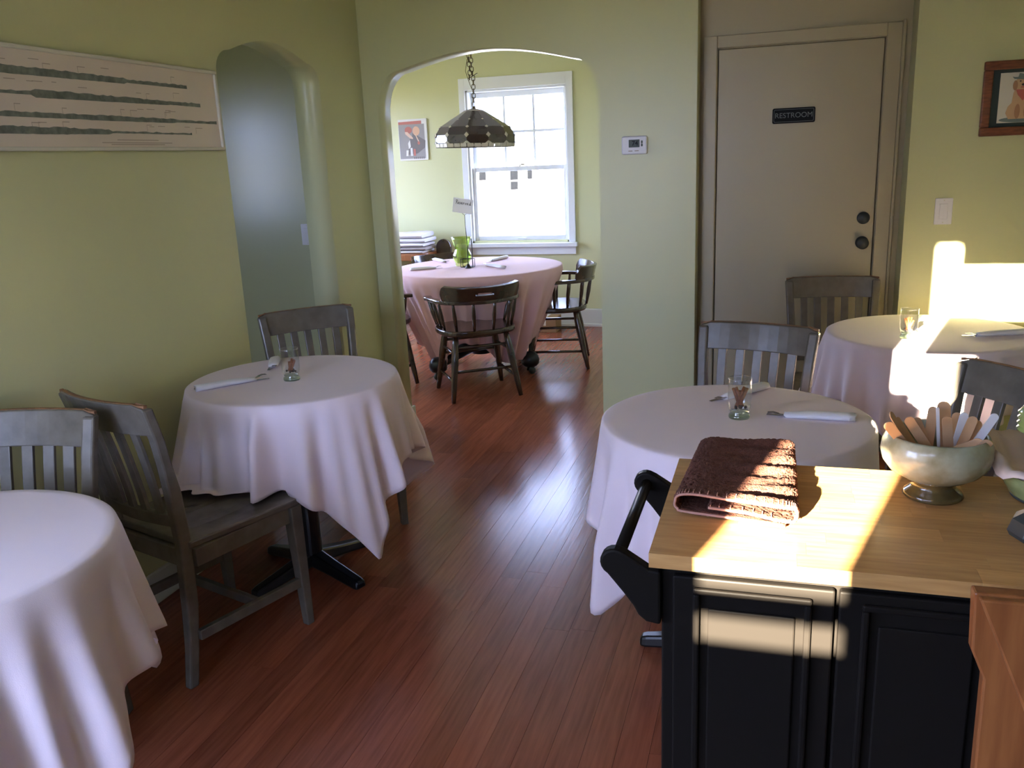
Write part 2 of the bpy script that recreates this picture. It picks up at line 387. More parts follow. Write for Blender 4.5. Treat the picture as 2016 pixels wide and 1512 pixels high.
x0, x1, z0, z1 = BW_L; mb = MB()
mb.box(x0, x0 + .05, yb0, yb1, z0, z1); mb.box(x1 - .05, x1, yb0, yb1, z0, z1); mb.box(x0, x1, yb0, yb1, z0, z0 + .05); mb.box(x0, x1, yb0, yb1, z1 - .05, z1); mb.box(x0, x1, yb0, yb1, 1.24, 1.29)
mb.build('window_frame', 'trim', e); MB().box(x0 + .05, x1 - .05, yb0 + .018, yb0 + .021, z0 + .05, z1 - .05).build('pane', 'pane', e)
portal('window_6_portal', ((x0 + x1) / 2, YB - .2, (z0 + z1) / 2), (0, 1, 0), x1 - x0, z1 - z0)
portal('window_5_portal', (-.58, YB - .2, 1.77), (0, 1, 0), .44, 1.0)

# ------------------------------------------------------------------ outside
struct(MB().box(-90, 60, 7.8, 140, -1.4, -.95).build('ground', 'concrete'))
struct(MB().box(-90, 60, -60, 7.8, -1.4, -.951).build('ground_dark_unseen', 'darkground'))  # unseen ground, made dark to cut light bounced up onto the walls
hs = thing('white_house', 'low white house with dark windows seen far off through the window', 'house', (-17, 60, -.95))
def hx(px): return at_y(px, 350, 60).x + 17
MB().box(-6.5, 6, 0, 6, 0, 2.35).build('wall', 'siding', hs)
MB().add([(-7, -.5, 2.35), (6.5, -.5, 2.35), (6.5, 6.5, 2.35), (-7, 6.5, 2.35), (-7, 3, 3.6), (6.5, 3, 3.6)], [(0, 1, 5, 4), (2, 3, 4, 5), (1, 2, 5), (3, 0, 4), (0, 3, 2, 1)]).build('roof', 'roof', hs)
for (a, t_, c, d_) in ((943, 338, 957, 355), (1004, 333, 1020, 354), (1005, 357, 1020, 373), (1038, 335, 1048, 352)):
    p, q = at_y(a, t_, 60), at_y(c, d_, 60)
    MB().box(p.x + 17, q.x + 17, -.06, 0, q.z + .95, p.z + .95).build('window', 'darkpane', hs)
sh = thing('sun_blocking_house', 'added unseen house behind the viewer, blocking the sun from the left windows', 'house', (-8.253, -14.565, -.95), -math.atan(SUN_DX))
MB().box(-3.5, 3.5, -1.5, 1.5, 0, 6.4).build('wall', 'brownsiding', sh)  # added unseen block, its side set along the sun to shade left windows
MB().add([(-3.5, -1.5, 6.4), (3.5, -1.5, 6.4), (3.5, 1.5, 6.4), (-3.5, 1.5, 6.4), (-3.5, 0, 7.2), (3.5, 0, 7.2)], [(0, 1, 5, 4), (2, 3, 4, 5), (1, 2, 5), (3, 0, 4), (0, 3, 2, 1)]).build('roof', 'roof', sh)

# ------------------------------------------------------------------ restroom door and fittings
dr = bpy.data.objects.new('door_1', None); COL.objects.link(dr); struct(dr, 'khaki painted restroom door')
MB().box(-.2925, .4385, 4.458, 4.50, .008, 1.9435).build('door_slab', 'khaki', dr, bevel=.002)
MB().box(-.34, .49, 4.50, 4.54, .0, 1.99).build('door_gap_dark', 'black_ink', dr)  # black sheet behind the slab, standing in for shade in the gap
for zz, r, nm in ((1.027, .030, 'knob'), (1.143, .029, 'deadbolt')):
    mb = MB(); mb.lathe([(.001, .0), (r, .0), (r, .006), (.014, .012), (.013, .03), (.024, .036), (.028, .048), (.022, .058), (.001, .06)] if nm == 'knob' else [(.001, 0), (r, 0), (r, .008), (r * .9, .016), (.001, .018)], 28)
    mb.v = [(.392 + x_, 4.458 - z_, zz + y_) for x_, y_, z_ in mb.v]
    mb.build(nm, 'iron', dr, smooth=True)
tr = bpy.data.objects.new('trim_1', None); COL.objects.link(tr); struct(tr, 'khaki door casing')
for a, c, zz0, zz1 in ((-.362, -.298, .001, 2.005), (.444, .508, .001, 2.005)):
    MB().box(a, c, 4.43, 4.45, zz0, zz1).build('casing_leg', 'khaki', tr, bevel=.004)
MB().box(-.298, .444, 4.43, 4.45, 1.949, 2.005).build('casing_head', 'khaki', tr, bevel=.004)
MB().box(.508, .522, 4.425, 4.45, .001, 2.012).build('casing_bead', 'khaki', tr, bevel=.004)
sg = thing('restroom_sign', 'small black plaque lettered RESTROOM on the khaki door', 'sign', (.058, 4.458, 1.628))
def rrect(w_, h_, r, n=5):
    P = []
    for cx, cy, a0 in ((w_ / 2 - r, h_ / 2 - r, 0), (-w_ / 2 + r, h_ / 2 - r, PI / 2), (-w_ / 2 + r, -h_ / 2 + r, PI), (w_ / 2 - r, -h_ / 2 + r, 3 * PI / 2)):
        for k in range(n + 1):
            a = a0 + k / n * PI / 2; P.append((cx + r * math.cos(a), cy + r * math.sin(a)))
    return P
MB().prism(rrect(.193, .07, .008), -.008, 0).build('plaque', 'signblack', sg)
pb = MB(); o_ = rrect(.18, .057, .006); i_ = rrect(.177, .054, .005); n_ = len(o_)
pb.add([(x_, -.0086, z_) for x_, z_ in o_] + [(x_, -.0086, z_) for x_, z_ in i_], [(k, (k + 1) % n_, n_ + (k + 1) % n_, n_ + k) for k in range(n_)]); pb.build('border_line', 'grey_letter', sg, solid=.0004)
t = text_mesh('RESTROOM', .033, 'lettering', 'grey_letter', sg); t.rotation_euler = (PI / 2, 0, 0); t.location = (0, -.0088, 0)
# thermostat
th = thing('thermostat', 'white wall thermostat reading 74 beside the arch', 'thermostat', (at_y(1250, 286, YF).x, YF, at_y(1250, 286, YF).z))
MB().prism(rrect(.122, .085, .010), -.024, 0).build('housing', 'plastic', th, bevel=.006)
MB().prism(rrect(.052, .036, .002), -.0252, -.0235).build('display', 'lcd', th)
t = text_mesh('74', .03, 'digits', 'black_ink', th, bold=.0006); t.rotation_euler = (PI / 2, 0, 0); t.location = (.004, -.0258, .0)
for o in th.children:
    if o.name.startswith('display'): o.location = (0, 0, .008)
t.location.z = .008
for dz in (.014, .0): MB().prism(rrect(.008, .013, .003), -.026, -.023).build('button', 'lcd', th).location = (.037, 0, dz)
for dx in (-.018, .012): MB().prism(rrect(.02, .004, .001), -.0246, -.0235).build('slide_mark', 'ink2', th).location = (dx, 0, -.026)
def switch(label, cx, cy, cz, wd=.072, group='wall switch plates', shade='plastic'):
    e = thing('light_switch', label, 'light switch', (cx, cy, cz), 0, group)
    MB().prism(rrect(wd, .115, .004), -.006, 0).build('plate', shade, e, bevel=.002)
    MB().prism(rrect(.034, .068, .002), -.010, -.005).build('rocker', shade, e, bevel=.002)
    for s_ in (-1, 1): MB().prism(rrect(.005, .005, .002), -.0068, -.0055).build('screw', 'palewood', e).location = (0, 0, s_ * .048)
p = at_y(1857, 416, YF); switch('white rocker light switch on the sunlit green wall right of the door', p.x, YF, p.z)
p = at_y(608, 461, YF); switch('dim light switch inside the narrow hall arch', p.x, YF - .012, p.z)

# ------------------------------------------------------------------ pictures
def ellipse(cx, cz, rx, rz, n=24, a0=0): return [(cx + rx * math.cos(2 * PI * k / n) * math.cos(a0) - rz * math.sin(2 * PI * k / n) * math.sin(a0), cz + rx * math.cos(2 * PI * k / n) * math.sin(a0) + rz * math.sin(2 * PI * k / n) * math.cos(a0)) for k in range(n)]
pc = thing('panorama_picture', 'long narrow framed print of ragged grey horizontal bands on the left wall', 'picture', (XL, 2.13, 1.708))
PL, PH = 1.70, .29; yh = PL / 2          # local y along the wall
def px_box(name, ya, yb2, za, zb, xa, xb, mat): return MB().box(xa, xb, ya, yb2, za, zb).build(name, mat, pc)
px_box('backing', -yh, yh, -PH / 2, PH / 2, .001, .016, 'palewood')
for za, zb in ((-PH / 2, -PH / 2 + .012), (PH / 2 - .012, PH / 2)): MB().box(.001, .026, -yh, yh, za, zb).build('frame_rail', 'palewood', pc, bevel=.003)
for ya, yb2 in ((-yh, -yh + .012), (yh - .012, yh)): MB().box(.001, .026, ya, yb2, -PH / 2 + .012, PH / 2 - .012).build('frame_stile', 'palewood', pc, bevel=.003)
px_box('print', -yh + .012, yh - .012, -PH / 2 + .012, PH / 2 - .012, .016, .0172, 'mapink')
rg = random.Random(3)
def ragged(z, y0, y1, segs):
    n = 90; up = []; lo = []
    for k in range(n + 1):
        y_ = y0 + (y1 - y0) * k / n; tt = k / n
        th_ = .006
        for s0, s1, a_, d_ in segs:
            if s0 <= tt <= s1: th_ = a_ + (d_ - a_) * (tt - s0) / (s1 - s0)
        up.append((y_, z + th_ * .5 + rg.uniform(0, .004))); lo.append((y_, z - th_ * .5 + rg.uniform(-.0005, .0005)))
    mb = MB(); N = n + 1
    mb.add([(.0178, y_, z_) for y_, z_ in up] + [(.0178, y_, z_) for y_, z_ in lo], [(k, k + 1, N + k + 1, N + k) for k in range(n)])
    mb.build('printed_band', 'ink', pc, solid=.0004)
ye = yh - .012
ragged(.075, -ye + .05, ye - .165, [(0, .4, .012, .02), (.4, .78, .022, .016), (.78, 1, .008, .010)])
ragged(.015, -ye + .05, ye - .10, [(0, .5, .007, .008), (.5, .88, .022, .012), (.88, 1, .008, .012)])
ragged(-.045, -ye + .05, ye - .012, [(0, .6, .010, .013), (.6, .85, .015, .012), (.85, 1, .006, .008)])
ragged(-.088, -ye + .05, ye - .17, [(0, .6, .022, .018), (.6, .72, .016, .012), (.72, 1, .004, .004)])
tm = MB()
for k in range(46):
    y_ = rg.uniform(-ye + .1, ye - .12); z_ = rg.choice((.105, .045, -.016, -.065)) + rg.uniform(-.006, .006); l_ = rg.uniform(.018, .04)
    tm.box(.0172, .0176, y_, y_ + l_, z_, z_ + .0022)
    if k % 2: tm.box(.0172, .0176, y_, y_ + .0012, z_ - .018, z_)
for z_, l_ in ((-.112, .20), (-.121, .34), (-.1265, .26)): tm.box(.0172, .0176, .28 - l_ / 2 + .1, .28 + l_ / 2 + .1, z_, z_ + .0025)
tm.build('caption_lines', 'ink2', pc)['kind'] = 'stuff'

dp = thing('dog_picture', 'oak framed picture of a golden dog wearing a cowboy hat', 'picture', (.972, YF, 1.644))
W2, H2 = .156, .152
for a, b2, c, d_ in ((-W2, W2, H2 - .036, H2), (-W2, W2, -H2, -H2 + .036)): MB().box(a, b2, -.024, -.001, c, d_).build('frame_rail', 'oak', dp, bevel=.005)
for a, b2 in ((-W2, -W2 + .036), (W2 - .036, W2)): MB().box(a, b2, -.024, -.001, -H2 + .036, H2 - .036).build('frame_stile', 'oak', dp, bevel=.005)
MB().box(-W2 + .036, W2 - .036, -.014, -.001, -H2 + .036, H2 - .036).build('mat_board', 'dgreen', dp)
MB().box(-.092, .092, -.0152, -.014, -.100, .102).build('paper', 'paper', dp)
def flat(parent, poly, y_, mat, name): return MB().prism(poly, y_ - .0006, y_).build(name, mat, parent)
flat(dp, ellipse(-.01, -.088, .075, .011), -.0152, 'hat', 'printed_grass')
flat(dp, [(-.05, -.085), (-.062, -.06), (-.055, -.035), (-.042, -.02), (-.038, .02), (-.028, .05), (.018, .05), (.03, .02), (.036, -.02), (.05, -.035), (.058, -.06), (.048, -.085)], -.0158, 'fur', 'printed_body')
flat(dp, ellipse(-.018, -.055, .010, .03), -.0164, 'fur2', 'printed_leg_shade'); flat(dp, ellipse(.016, -.055, .010, .03), -.0164, 'fur2', 'printed_leg_shade')
flat(dp, ellipse(-.004, .058, .030, .030), -.0164, 'fur', 'printed_head'); flat(dp, ellipse(-.034, .05, .009, .020), -.017, 'fur2', 'printed_ear'); flat(dp, ellipse(.026, .05, .009, .020), -.017, 'fur2', 'printed_ear')
flat(dp, [(-.03, .033), (.024, .033), (.018, .012), (-.002, -.012), (-.022, .012)], -.0176, 'scarf', 'printed_scarf')
flat(dp, ellipse(-.004, .052, .007, .005), -.0176, 'black_ink', 'printed_nose'); flat(dp, ellipse(-.004, .042, .010, .003), -.0176, 'scarf', 'printed_mouth')
for s_ in (-1, 1): flat(dp, ellipse(-.004 + s_ * .012, .066, .003, .003), -.0176, 'black_ink', 'printed_eye')
flat(dp, [(-.048, .085), (-.04, .076), (-.004, .072), (.034, .076), (.042, .085), (.03, .083), (.018, .083), (.014, .098), (-.004, .094), (-.022, .098), (-.026, .083), (-.036, .083)], -.0182, 'hat', 'printed_hat')

pp = thing('poster', 'small vintage dance poster with red banner on the far room wall', 'poster', (-3.18, YW, 1.694))
MB().box(-.138, .138, -.02, -.001, -.18, .18).build('board', 'pwhite', pp)
flat(pp, rect(-.135, .115, -.165, .135), -.0202, 'pgrey', 'printed_ground')
flat(pp, [(-.135, .135), (.09, .135), (.09, .163), (-.135, .158)], -.0204, 'pred', 'printed_banner')
flat(pp, [(.0, .06), (.12, -.01), (.115, -.07), (.04, -.12), (-.06, -.13), (-.02, -.03)], -.0208, 'pdark', 'printed_shadow')
flat(pp, ellipse(.035, .075, .034, .040), -.0214, 'pmoon', 'printed_moon')
flat(pp, ellipse(-.04, .085, .035, .03), -.0220, 'pred', 'printed_hair')
flat(pp, [(-.075, .07), (-.05, .07), (-.0, .02), (.0, .005), (-.03, .015), (-.07, .05)], -.0226, 'pskin', 'printed_arm'); flat(pp, [(.02, .05), (.03, .045), (.06, -.015), (.05, -.018)], -.0226, 'pskin', 'printed_arm')
flat(pp, [(-.03, .01), (.02, .01), (.05, -.08), (-.05, -.09)], -.0220, 'pdark', 'printed_skirt')
flat(pp, [(-.05, -.03), (-.03, -.0), (-.025, -.06), (-.045, -.08)], -.0230, 'pwhite', 'printed_leg'); flat(pp, [(-.075, -.14), (-.055, -.14), (-.05, -.09), (-.07, -.09)], -.0230, 'pwhite', 'printed_boot'); flat(pp, [(-.03, -.14), (-.008, -.14), (-.01, -.07), (-.03, -.07)], -.0230, 'pwhite', 'printed_boot')
flat(pp, [(.0, -.14), (.02, -.14), (.02, -.08), (.0, -.08)], -.0230, 'pred', 'printed_shoe'); flat(pp, ellipse(.055, -.03, .012, .015), -.0232, 'pred', 'printed_glove')
for k in range(6): MB().box(.0 + k * .018, .012 + k * .018, -.0212, -.0202, -.168, -.150).build('printed_letter', 'pdark', pp)

# ------------------------------------------------------------------ slat-back dining chair
def make_chair():
    t = thing('dining_chair', 'x', 'chair')
    def post_y(z):
        P = [(0, -.235), (.2, -.205), (.45, -.195), (.62, -.212), (.78, -.24), (.89, -.27)]
        for (za, ya), (zb, yb_) in zip(P, P[1:]):
            if z <= zb: return ya + (yb_ - ya) * (z - za) / (zb - za)
        return P[-1][1]
    def post_x(z): return .168 + .026 * max(0, (z - .45) / .44)
    for s in (-1, 1):
        mb = MB(); zs = [0.0005, .12, .25, .38, .45, .53, .62, .70, .78, .83, .876]
        mb.sections([[(s * post_x(z) + a * (.017 if z > .1 else .015), post_y(z) + b_ * (.020 if .2 < z < .7 else .016), z) for a, b_ in ((-1, -1), (1, -1), (1, 1), (-1, 1))] for z in zs])
        mb.build('back_post', 'chair', t, bevel=.006)
        mb = MB(); mb.sections([[(s * .195 + s * .006 * (1 - z / .43) + a * r, .19 + .012 * (1 - z / .43) + b_ * r, z) for a, b_ in ((-1, -1), (1, -1), (1, 1), (-1, 1))] for z, r in ((.0005, .014), (.2, .018), (.43, .022))])
        mb.build('leg', 'chair', t, bevel=.004)
        MB().strip([(s * .188, -.20, .16), (s * .199, .19, .16)], .032, .02, (0, 0, 1)).build('stretcher', 'chair', t, bevel=.003)
        MB().box(s * .19 - .011, s * .19 + .011, -.18, .175, .375, .43).build('side_apron', 'chair', t, bevel=.002)
    MB().strip([(-.19, .02, .16), (.19, .02, .16)], .03, .02, (0, 0, 1)).build('cross_stretcher', 'chair', t, bevel=.003)
    MB().box(-.178, .178, .18, .202, .375, .43).build('front_apron', 'chair', t, bevel=.002); MB().box(-.165, .165, -.205, -.183, .375, .43).build('rear_apron', 'chair', t, bevel=.002)
    # saddled seat
    n = 12; vs = []; fs = []
    for i in range(n + 1):
        for j in range(n + 1):
            u, v = i / n * 2 - 1, j / n; hw = .192 + .030 * v; y_ = -.19 + .41 * v + .012 * (1 - u * u) * v
            d_ = -.010 * math.exp(-((abs(u) - .42) / .28) ** 2) * math.exp(-((v - .42) / .3) ** 2)
            vs.append((u * hw, y_, .455 + d_))
    for i in range(n):
        for j in range(n): fs.append((i * (n + 1) + j, (i + 1) * (n + 1) + j, (i + 1) * (n + 1) + j + 1, i * (n + 1) + j + 1))
    top = len(vs); ring = [i * (n + 1) for i in range(n + 1)] + [n * (n + 1) + j for j in range(1, n + 1)] + [i * (n + 1) + n for i in range(n - 1, -1, -1)] + [j for j in range(n - 1, 0, -1)]
    for k in ring: vs.append((vs[k][0] * .985, vs[k][1], .43))
    m_ = len(ring)
    for k in range(m_): fs.append((ring[k], ring[(k + 1) % m_], top + (k + 1) % m_, top + k))
    fs.append(tuple(top + k for k in range(m_)))
    mb = MB(); mb.add(vs, fs); mb.build('seat', 'chair', t, bevel=.006)
    # curved crest rail and lower rail
    def rail(z0_, z1_, name, th_, bow, mat='chair'):
        mb = MB(); secs = []
        for k in range(13):
            u = k / 12 * 2 - 1; x_ = u * (post_x(z1_) + .012)
            dy = -bow * (1 - u * u)
            rz_ = .012 * max(0, abs(u) - .86) / .14
            secs.append([(x_, post_y(z0_) + dy - th_ / 2, z0_), (x_, post_y(z0_) + dy + th_ / 2, z0_), (x_, post_y(z1_) + dy + th_ / 2, z1_ - rz_), (x_, post_y(z1_) + dy - th_ / 2, z1_ - rz_)])
        mb.sections(secs); return mb.build(name, mat, t, bevel=.004)
    rail(.795, .889, 'crest_rail', .024, .034)
    rail(.505, .545, 'lower_rail', .022, .022)
    rail(.8875, .8905, 'worn_edge', .012, .034, 'worn')
    for k in range(5):
        u = (k - 2) / 2 * .66; x_ = u * .185
        bow = lambda z: -(.022 + .012 * (z - .52) / .3) * (1 - u * u)
        MB().strip([(x_ * (.95 + .06 * (z - .52) / .3), post_y(z) + bow(z), z) for z in (.53, .60, .67, .74, .805)], .031, .012, (1, 0, 0)).build('slat', 'chair', t, bevel=.002)
    return t
chair0 = make_chair()
CH = [  # x, y, facing angle in degrees, label
    (-1.835, 1.44, -76, 'grey slat-back chair behind the nearest left table, top edge worn to bare wood'),
    (-1.715, 2.135, 73, 'grey chair with shiny seat pulled up sideways under the middle left tablecloth'),
    (-1.76, 3.09, -44, 'dark slat-back chair in the corner by the hall arch'),
    (-.125, 2.80, -106, 'grey slat-back chair behind the right front table with the white napkin'),
    (.283, 3.985, -84, 'grey-brown slat-back chair standing before the restroom door'),
    (.39, 2.31, -149, 'grey chair behind the stick bowl with worn orange top edge, at right edge'),
]
for i, (x_, y_, a, lb) in enumerate(CH):
    o = chair0 if i == 0 else copy_tree(chair0)
    o.location = (x_, y_, 0); o.rotation_euler = (0, 0, math.radians(a - 90)); o['label'] = lb; o['group'] = 'slat-back dining chairs'

# ------------------------------------------------------------------ captain's chairs in the far room
def make_captain():
    t = thing('captains_chair', 'x', 'chair')
    out = []
    for k in range(40):
        a = 2 * PI * k / 40; c, s = math.cos(a), math.sin(a)
        out.append((.255 * math.copysign(abs(c) ** .72, c), .225 * math.copysign(abs(s) ** .8, s) + .0))
    MB().prism(out, .415, .452, 'z').build('seat', 'dark', t, bevel=.012, seg=3)
    for sx in (-1, 1):
        for sy in (-1, 1):
            a, b_ = Vector((sx * .165, sy * .14, .42)), Vector((sx * .225, sy * (.205 if sy > 0 else .225), .001))
            MB().tube([a.lerp(b_, q) for q in (0, .15, .35, .55, .8, 1)], [.016, .021, .024, .021, .018, .014], 10).build('leg', 'dark', t, smooth=True)
    def lp(sx, sy, z): return Vector((sx * .165, sy * .14, .42)).lerp(Vector((sx * .225, sy * (.205 if sy > 0 else .225), .001)), (.42 - z) / .419)
    for z1_, z2_ in ((.30, .30), (.13, .13)):
        for sx in (-1, 1): MB().tube([lp(sx, -1, z1_), lp(sx, 0 if False else 1, z2_)], .0095, 8).build('stretcher', 'dark', t, smooth=True)
    for sy, zs in ((-1, (.34, .19)), (1, (.25, .34))):
        for z_ in zs: MB().tube([lp(-1, sy, z_), lp(1, sy, z_)], .0095, 8).build('stretcher', 'dark', t, smooth=True)
    # arm bow
    def bow(a):      # a: -1 left arm tip .. 0 back .. 1 right arm tip
        if abs(a) > .55:
            q = (abs(a) - .55) / .45; return Vector((math.copysign(.262 + .012 * math.sin(q * PI), a), -.06 + .26 * q, .638 - .012 * q))
        th_ = a / .55 * PI / 2; return Vector((.262 * math.sin(th_), -.06 - .205 * math.cos(th_), .638))
    pts = [bow(-1 + k / 24) for k in range(49)]
    secs = []
    for i, p in enumerate(pts):
        tg = (pts[min(i + 1, 48)] - pts[max(i - 1, 0)]).normalized(); nn = Vector((-tg.y, tg.x, 0)).normalized(); w_ = .021 if 3 < i < 45 else .027
        secs.append([p + nn * w_ + Vector((0, 0, .012)), p - nn * w_ + Vector((0, 0, .012)), p - nn * w_ - Vector((0, 0, .012)), p + nn * w_ - Vector((0, 0, .012))])
    MB().sections(secs).build('arm_bow', 'dark', t, bevel=.006)
    for k, a in enumerate((-.93, -.80, -.66, -.48, -.28, -.095, .095, .28, .48, .66, .80, .93)):
        p = bow(a); q = Vector((max(-.222, min(.222, p.x * .88)), p.y * .86 + .0, .45))
        r0 = .011
        MB().tube([q, q.lerp(p, .25), q.lerp(p, .5), q.lerp(p, .8), p], [.008, .011, .013, .010, .008], 8).build('spindle', 'dark', t, smooth=True)
    # crest with hand slot
    nu, nv = 44, 10; vs = []; fs = []
    for i in range(nu + 1):
        a = -.39 + .78 * i / nu; p = bow(a)
        hgt = .098 * (1 - .14 * (1 - (a / .39) ** 2)) * min(1, ((.402 - abs(a)) / .06)) ** .5
        for j in range(nv + 1):
            v = j / nv; d_ = Vector((p.x, p.y + .06, 0)).normalized()
            vs.append(tuple(p + d_ * (.004 + .03 * v * (hgt / .12)) + Vector((0, 0, .012 + hgt * v))))
    for i in range(nu):
        for j in range(nv):
            u = (i + .5) / nu * 2 - 1; v = (j + .5) / nv
            if (u / .17) ** 4 + ((v - .52 + .25 * (u / .17) ** 2 * .2) / .13) ** 2 < 1: continue
            k = i * (nv + 1) + j; fs.append((k, k + nv + 1, k + nv + 2, k + 1))
    mb = MB(); mb.add(vs, fs); mb.build('crest', 'dark', t, solid=.026, bevel=.006, smooth=False)
    return t
cap0 = make_captain()
CC = [
    (-1.865, 5.20, 124.5, 'dark captains chair with hand slot, back turned, nearest in the far room'),
    (-1.532, 6.062, 192, 'dark captains chair at the right of the pink table, seat shining below the window'),
    (-2.66, 5.40, 36, 'dark captains chair half hidden behind the left side of the big arch'),
    (-2.57, 6.62, -43, 'dark captains chair behind the pink table, only its crest showing left of the vase'),
]
for i, (x_, y_, a, lb) in enumerate(CC):
    o = cap0 if i == 0 else copy_tree(cap0)
    o.location = (x_, y_, 0); o.rotation_euler = (0, 0, math.radians(a - 90)); o['label'] = lb; o['group'] = 'captains chairs around the pink table'

# ------------------------------------------------------------------ tables and cloths
def make_table(loc, label, R, zt, foot_ang, foot_len=.27, group='pedestal tables'):
    t = thing('pedestal_table', label, 'table', loc, 0, group)
    mb = MB(); mb.lathe([(R - .004, zt - .03), (R, zt - .026), (R, zt - .006), (R - .006, zt)], 64); mb.build('tabletop', 'dark', t)
    MB().lathe([(.038, .05), (.038, zt - .05), (.13, zt - .04), (.13, zt - .031)], 24).build('column', 'black', t, smooth=False)
    for k in range(4):
        a = foot_ang + k * PI / 2; c, s = math.cos(a), math.sin(a); d_ = Vector((c, s, 0)); n = Vector((-s, c, 0))
        secs = [[d_ * q + n * w_ * i + Vector((0, 0, z_)) for i, z_ in ((-1, zl), (1, zl), (.75, zh), (-.75, zh))] for q, w_, zl, zh in ((.01, .034, .03, .085), (.12, .031, .02, .06), (foot_len - .02, .026, .0, .035), (foot_len, .024, .0, .028))]
        MB().sections(secs).build('foot', 'black', t, bevel=.008)
    return t
def drape(name, label, c, R, zt, a, phi, mat, group, seed=0, nf=13, amp=.022, clip=None, pleats=(), flare=.24, zmin=.03, a_y=None):
    rg = random.Random(seed); ph = [rg.uniform(0, 2 * PI) for _ in range(4)]
    NT = 288; flat_r = [.0, .25 * R, .5 * R, .75 * R, .93 * R, R * .985]; ND = 22
    vs = [(0, 0, zt)]; fs = []; rings = []
    for r in flat_r[1:]:
        rings.append([len(vs) + k for k in range(NT)])
        for k in range(NT):
            th_ = 2 * PI * k / NT; vs.append((r * math.cos(th_), r * math.sin(th_), zt))
    for j in range(1, ND + 1):
        s = j / ND; rings.append([len(vs) + k for k in range(NT)])
        for k in range(NT):
            th_ = 2 * PI * k / NT; q = th_ - phi - PI / 4
            L = a / max(abs(math.cos(q)), abs(math.sin(q))); L = min(L, a * 1.39)
            D = L - R; d_ = s * D
            cn = abs(math.sin(2 * q)) ** 2          # 1 at the corners
            fo = math.cos(nf * th_ + ph[0] + .5 * math.sin(2 * th_ + ph[1])) * .6 + math.cos((nf * 1.0 + 6) * th_ + ph[2] + .8 * math.sin(3 * th_ + ph[3])) * .5
            fo = fo * (1 + .35 * math.sin(3 * th_ + ph[1])) + .28 * math.cos(2 * nf * th_ + 2 * ph[0]) - .2
            g = min(1.0, d_ / .30) ** 1.15
            r = R + .004 + amp * g * fo * (.65 + .6 * cn) + (flare * d_ * (.7 + .5 * cn) if flare > 0 else flare * max(0, d_ - .05))
            for (pa, pw, pm) in pleats:
                dd = (th_ - pa + PI) % (2 * PI) - PI
                r += pm * math.exp(-(dd / pw) ** 2) * min(1, d_ / .12)
            z = zt - d_ * .985 + .0015 * math.sin(nf * th_)
            if j == 1: r = R + .002; z = zt - .004
            for ca, cw, cz in (clip or ()):
                dd = (th_ - ca + PI) % (2 * PI) - PI
                if abs(dd) < cw:
                    low = cz + (0 if abs(dd) < cw * .8 else -(abs(dd) - cw * .8) / (cw * .2) * .3)
                    if z < low: r += (low - z) * .10; z = low + .0008 * (ND - j)
            z = max(z, zmin)
            vs.append((max(r * math.cos(th_), XL + .012 + .004 * math.sin(9 * th_) - c[0]) if c[1] < YF else r * math.cos(th_), r * math.sin(th_), z))
    for k in range(NT): fs.append((0, rings[0][k], rings[0][(k + 1) % NT]))
    for A, B in zip(rings, rings[1:]):
        for k in range(NT): fs.append((A[k], B[k], B[(k + 1) % NT], A[(k + 1) % NT]))
    mb = MB(); mb.add(vs, fs); o = mb.build(name, mat, smooth=True, solid=.0016); o.location = (c[0], c[1], 0)
    return tag(o, label, 'tablecloth', group)
ZT = .752; R0 = .368
T1, T2, T3, T4, T5 = (-1.637, 1.166), (-1.646, 2.63), (-.095, 2.372), (.59, 3.653), (-2.05, 5.83)
rad = math.radians
make_table((*T1, 0), 'round pedestal table hidden under the cloth at the left edge', R0, ZT, rad(20))
make_table((*T2, 0), 'round table with black cross foot showing below the middle left cloth', R0, ZT, rad(-22))
make_table((*T3, 0), 'round table behind the butcher block cart, black foot end showing', R0, ZT, rad(175))
make_table((*T4, 0), 'round table in the sunlight by the right green wall', R0 + .014, ZT, rad(30))
GC = 'pale tablecloths on the small round tables'
drape('tablecloth', 'pale lavender-topped cloth on the nearest table at the left edge', T1, R0, ZT + .003, .645, rad(-14), 'cloth', GC, 1, 13, .036, flare=.16, clip=((rad(126), rad(36), .466),))
drape('tablecloth', 'pale cloth with deep pleats on the middle left table beside the pulled-up chair', T2, R0, ZT + .003, .655, rad(-33), 'cloth', GC, 5, 17, .036, flare=.20, clip=((rad(258), rad(44), .472), (rad(104), rad(34), .466)), pleats=((rad(282), .05, .05),))
drape('tablecloth', 'pale cloth on the right front table just behind the cart', T3, R0, ZT + .003, .625, rad(220), 'cloth', GC, 9, 14, .030, flare=.08, clip=((rad(-7), rad(34), .466), (rad(94), rad(32), .466)))
drape('tablecloth', 'pale cloth with a blinding sun patch on the table by the right wall', T4, R0 + .014, ZT + .003, .625, rad(262), 'cloth', GC, 12, 14, .034, flare=.14, clip=((rad(133), rad(32), .466),))
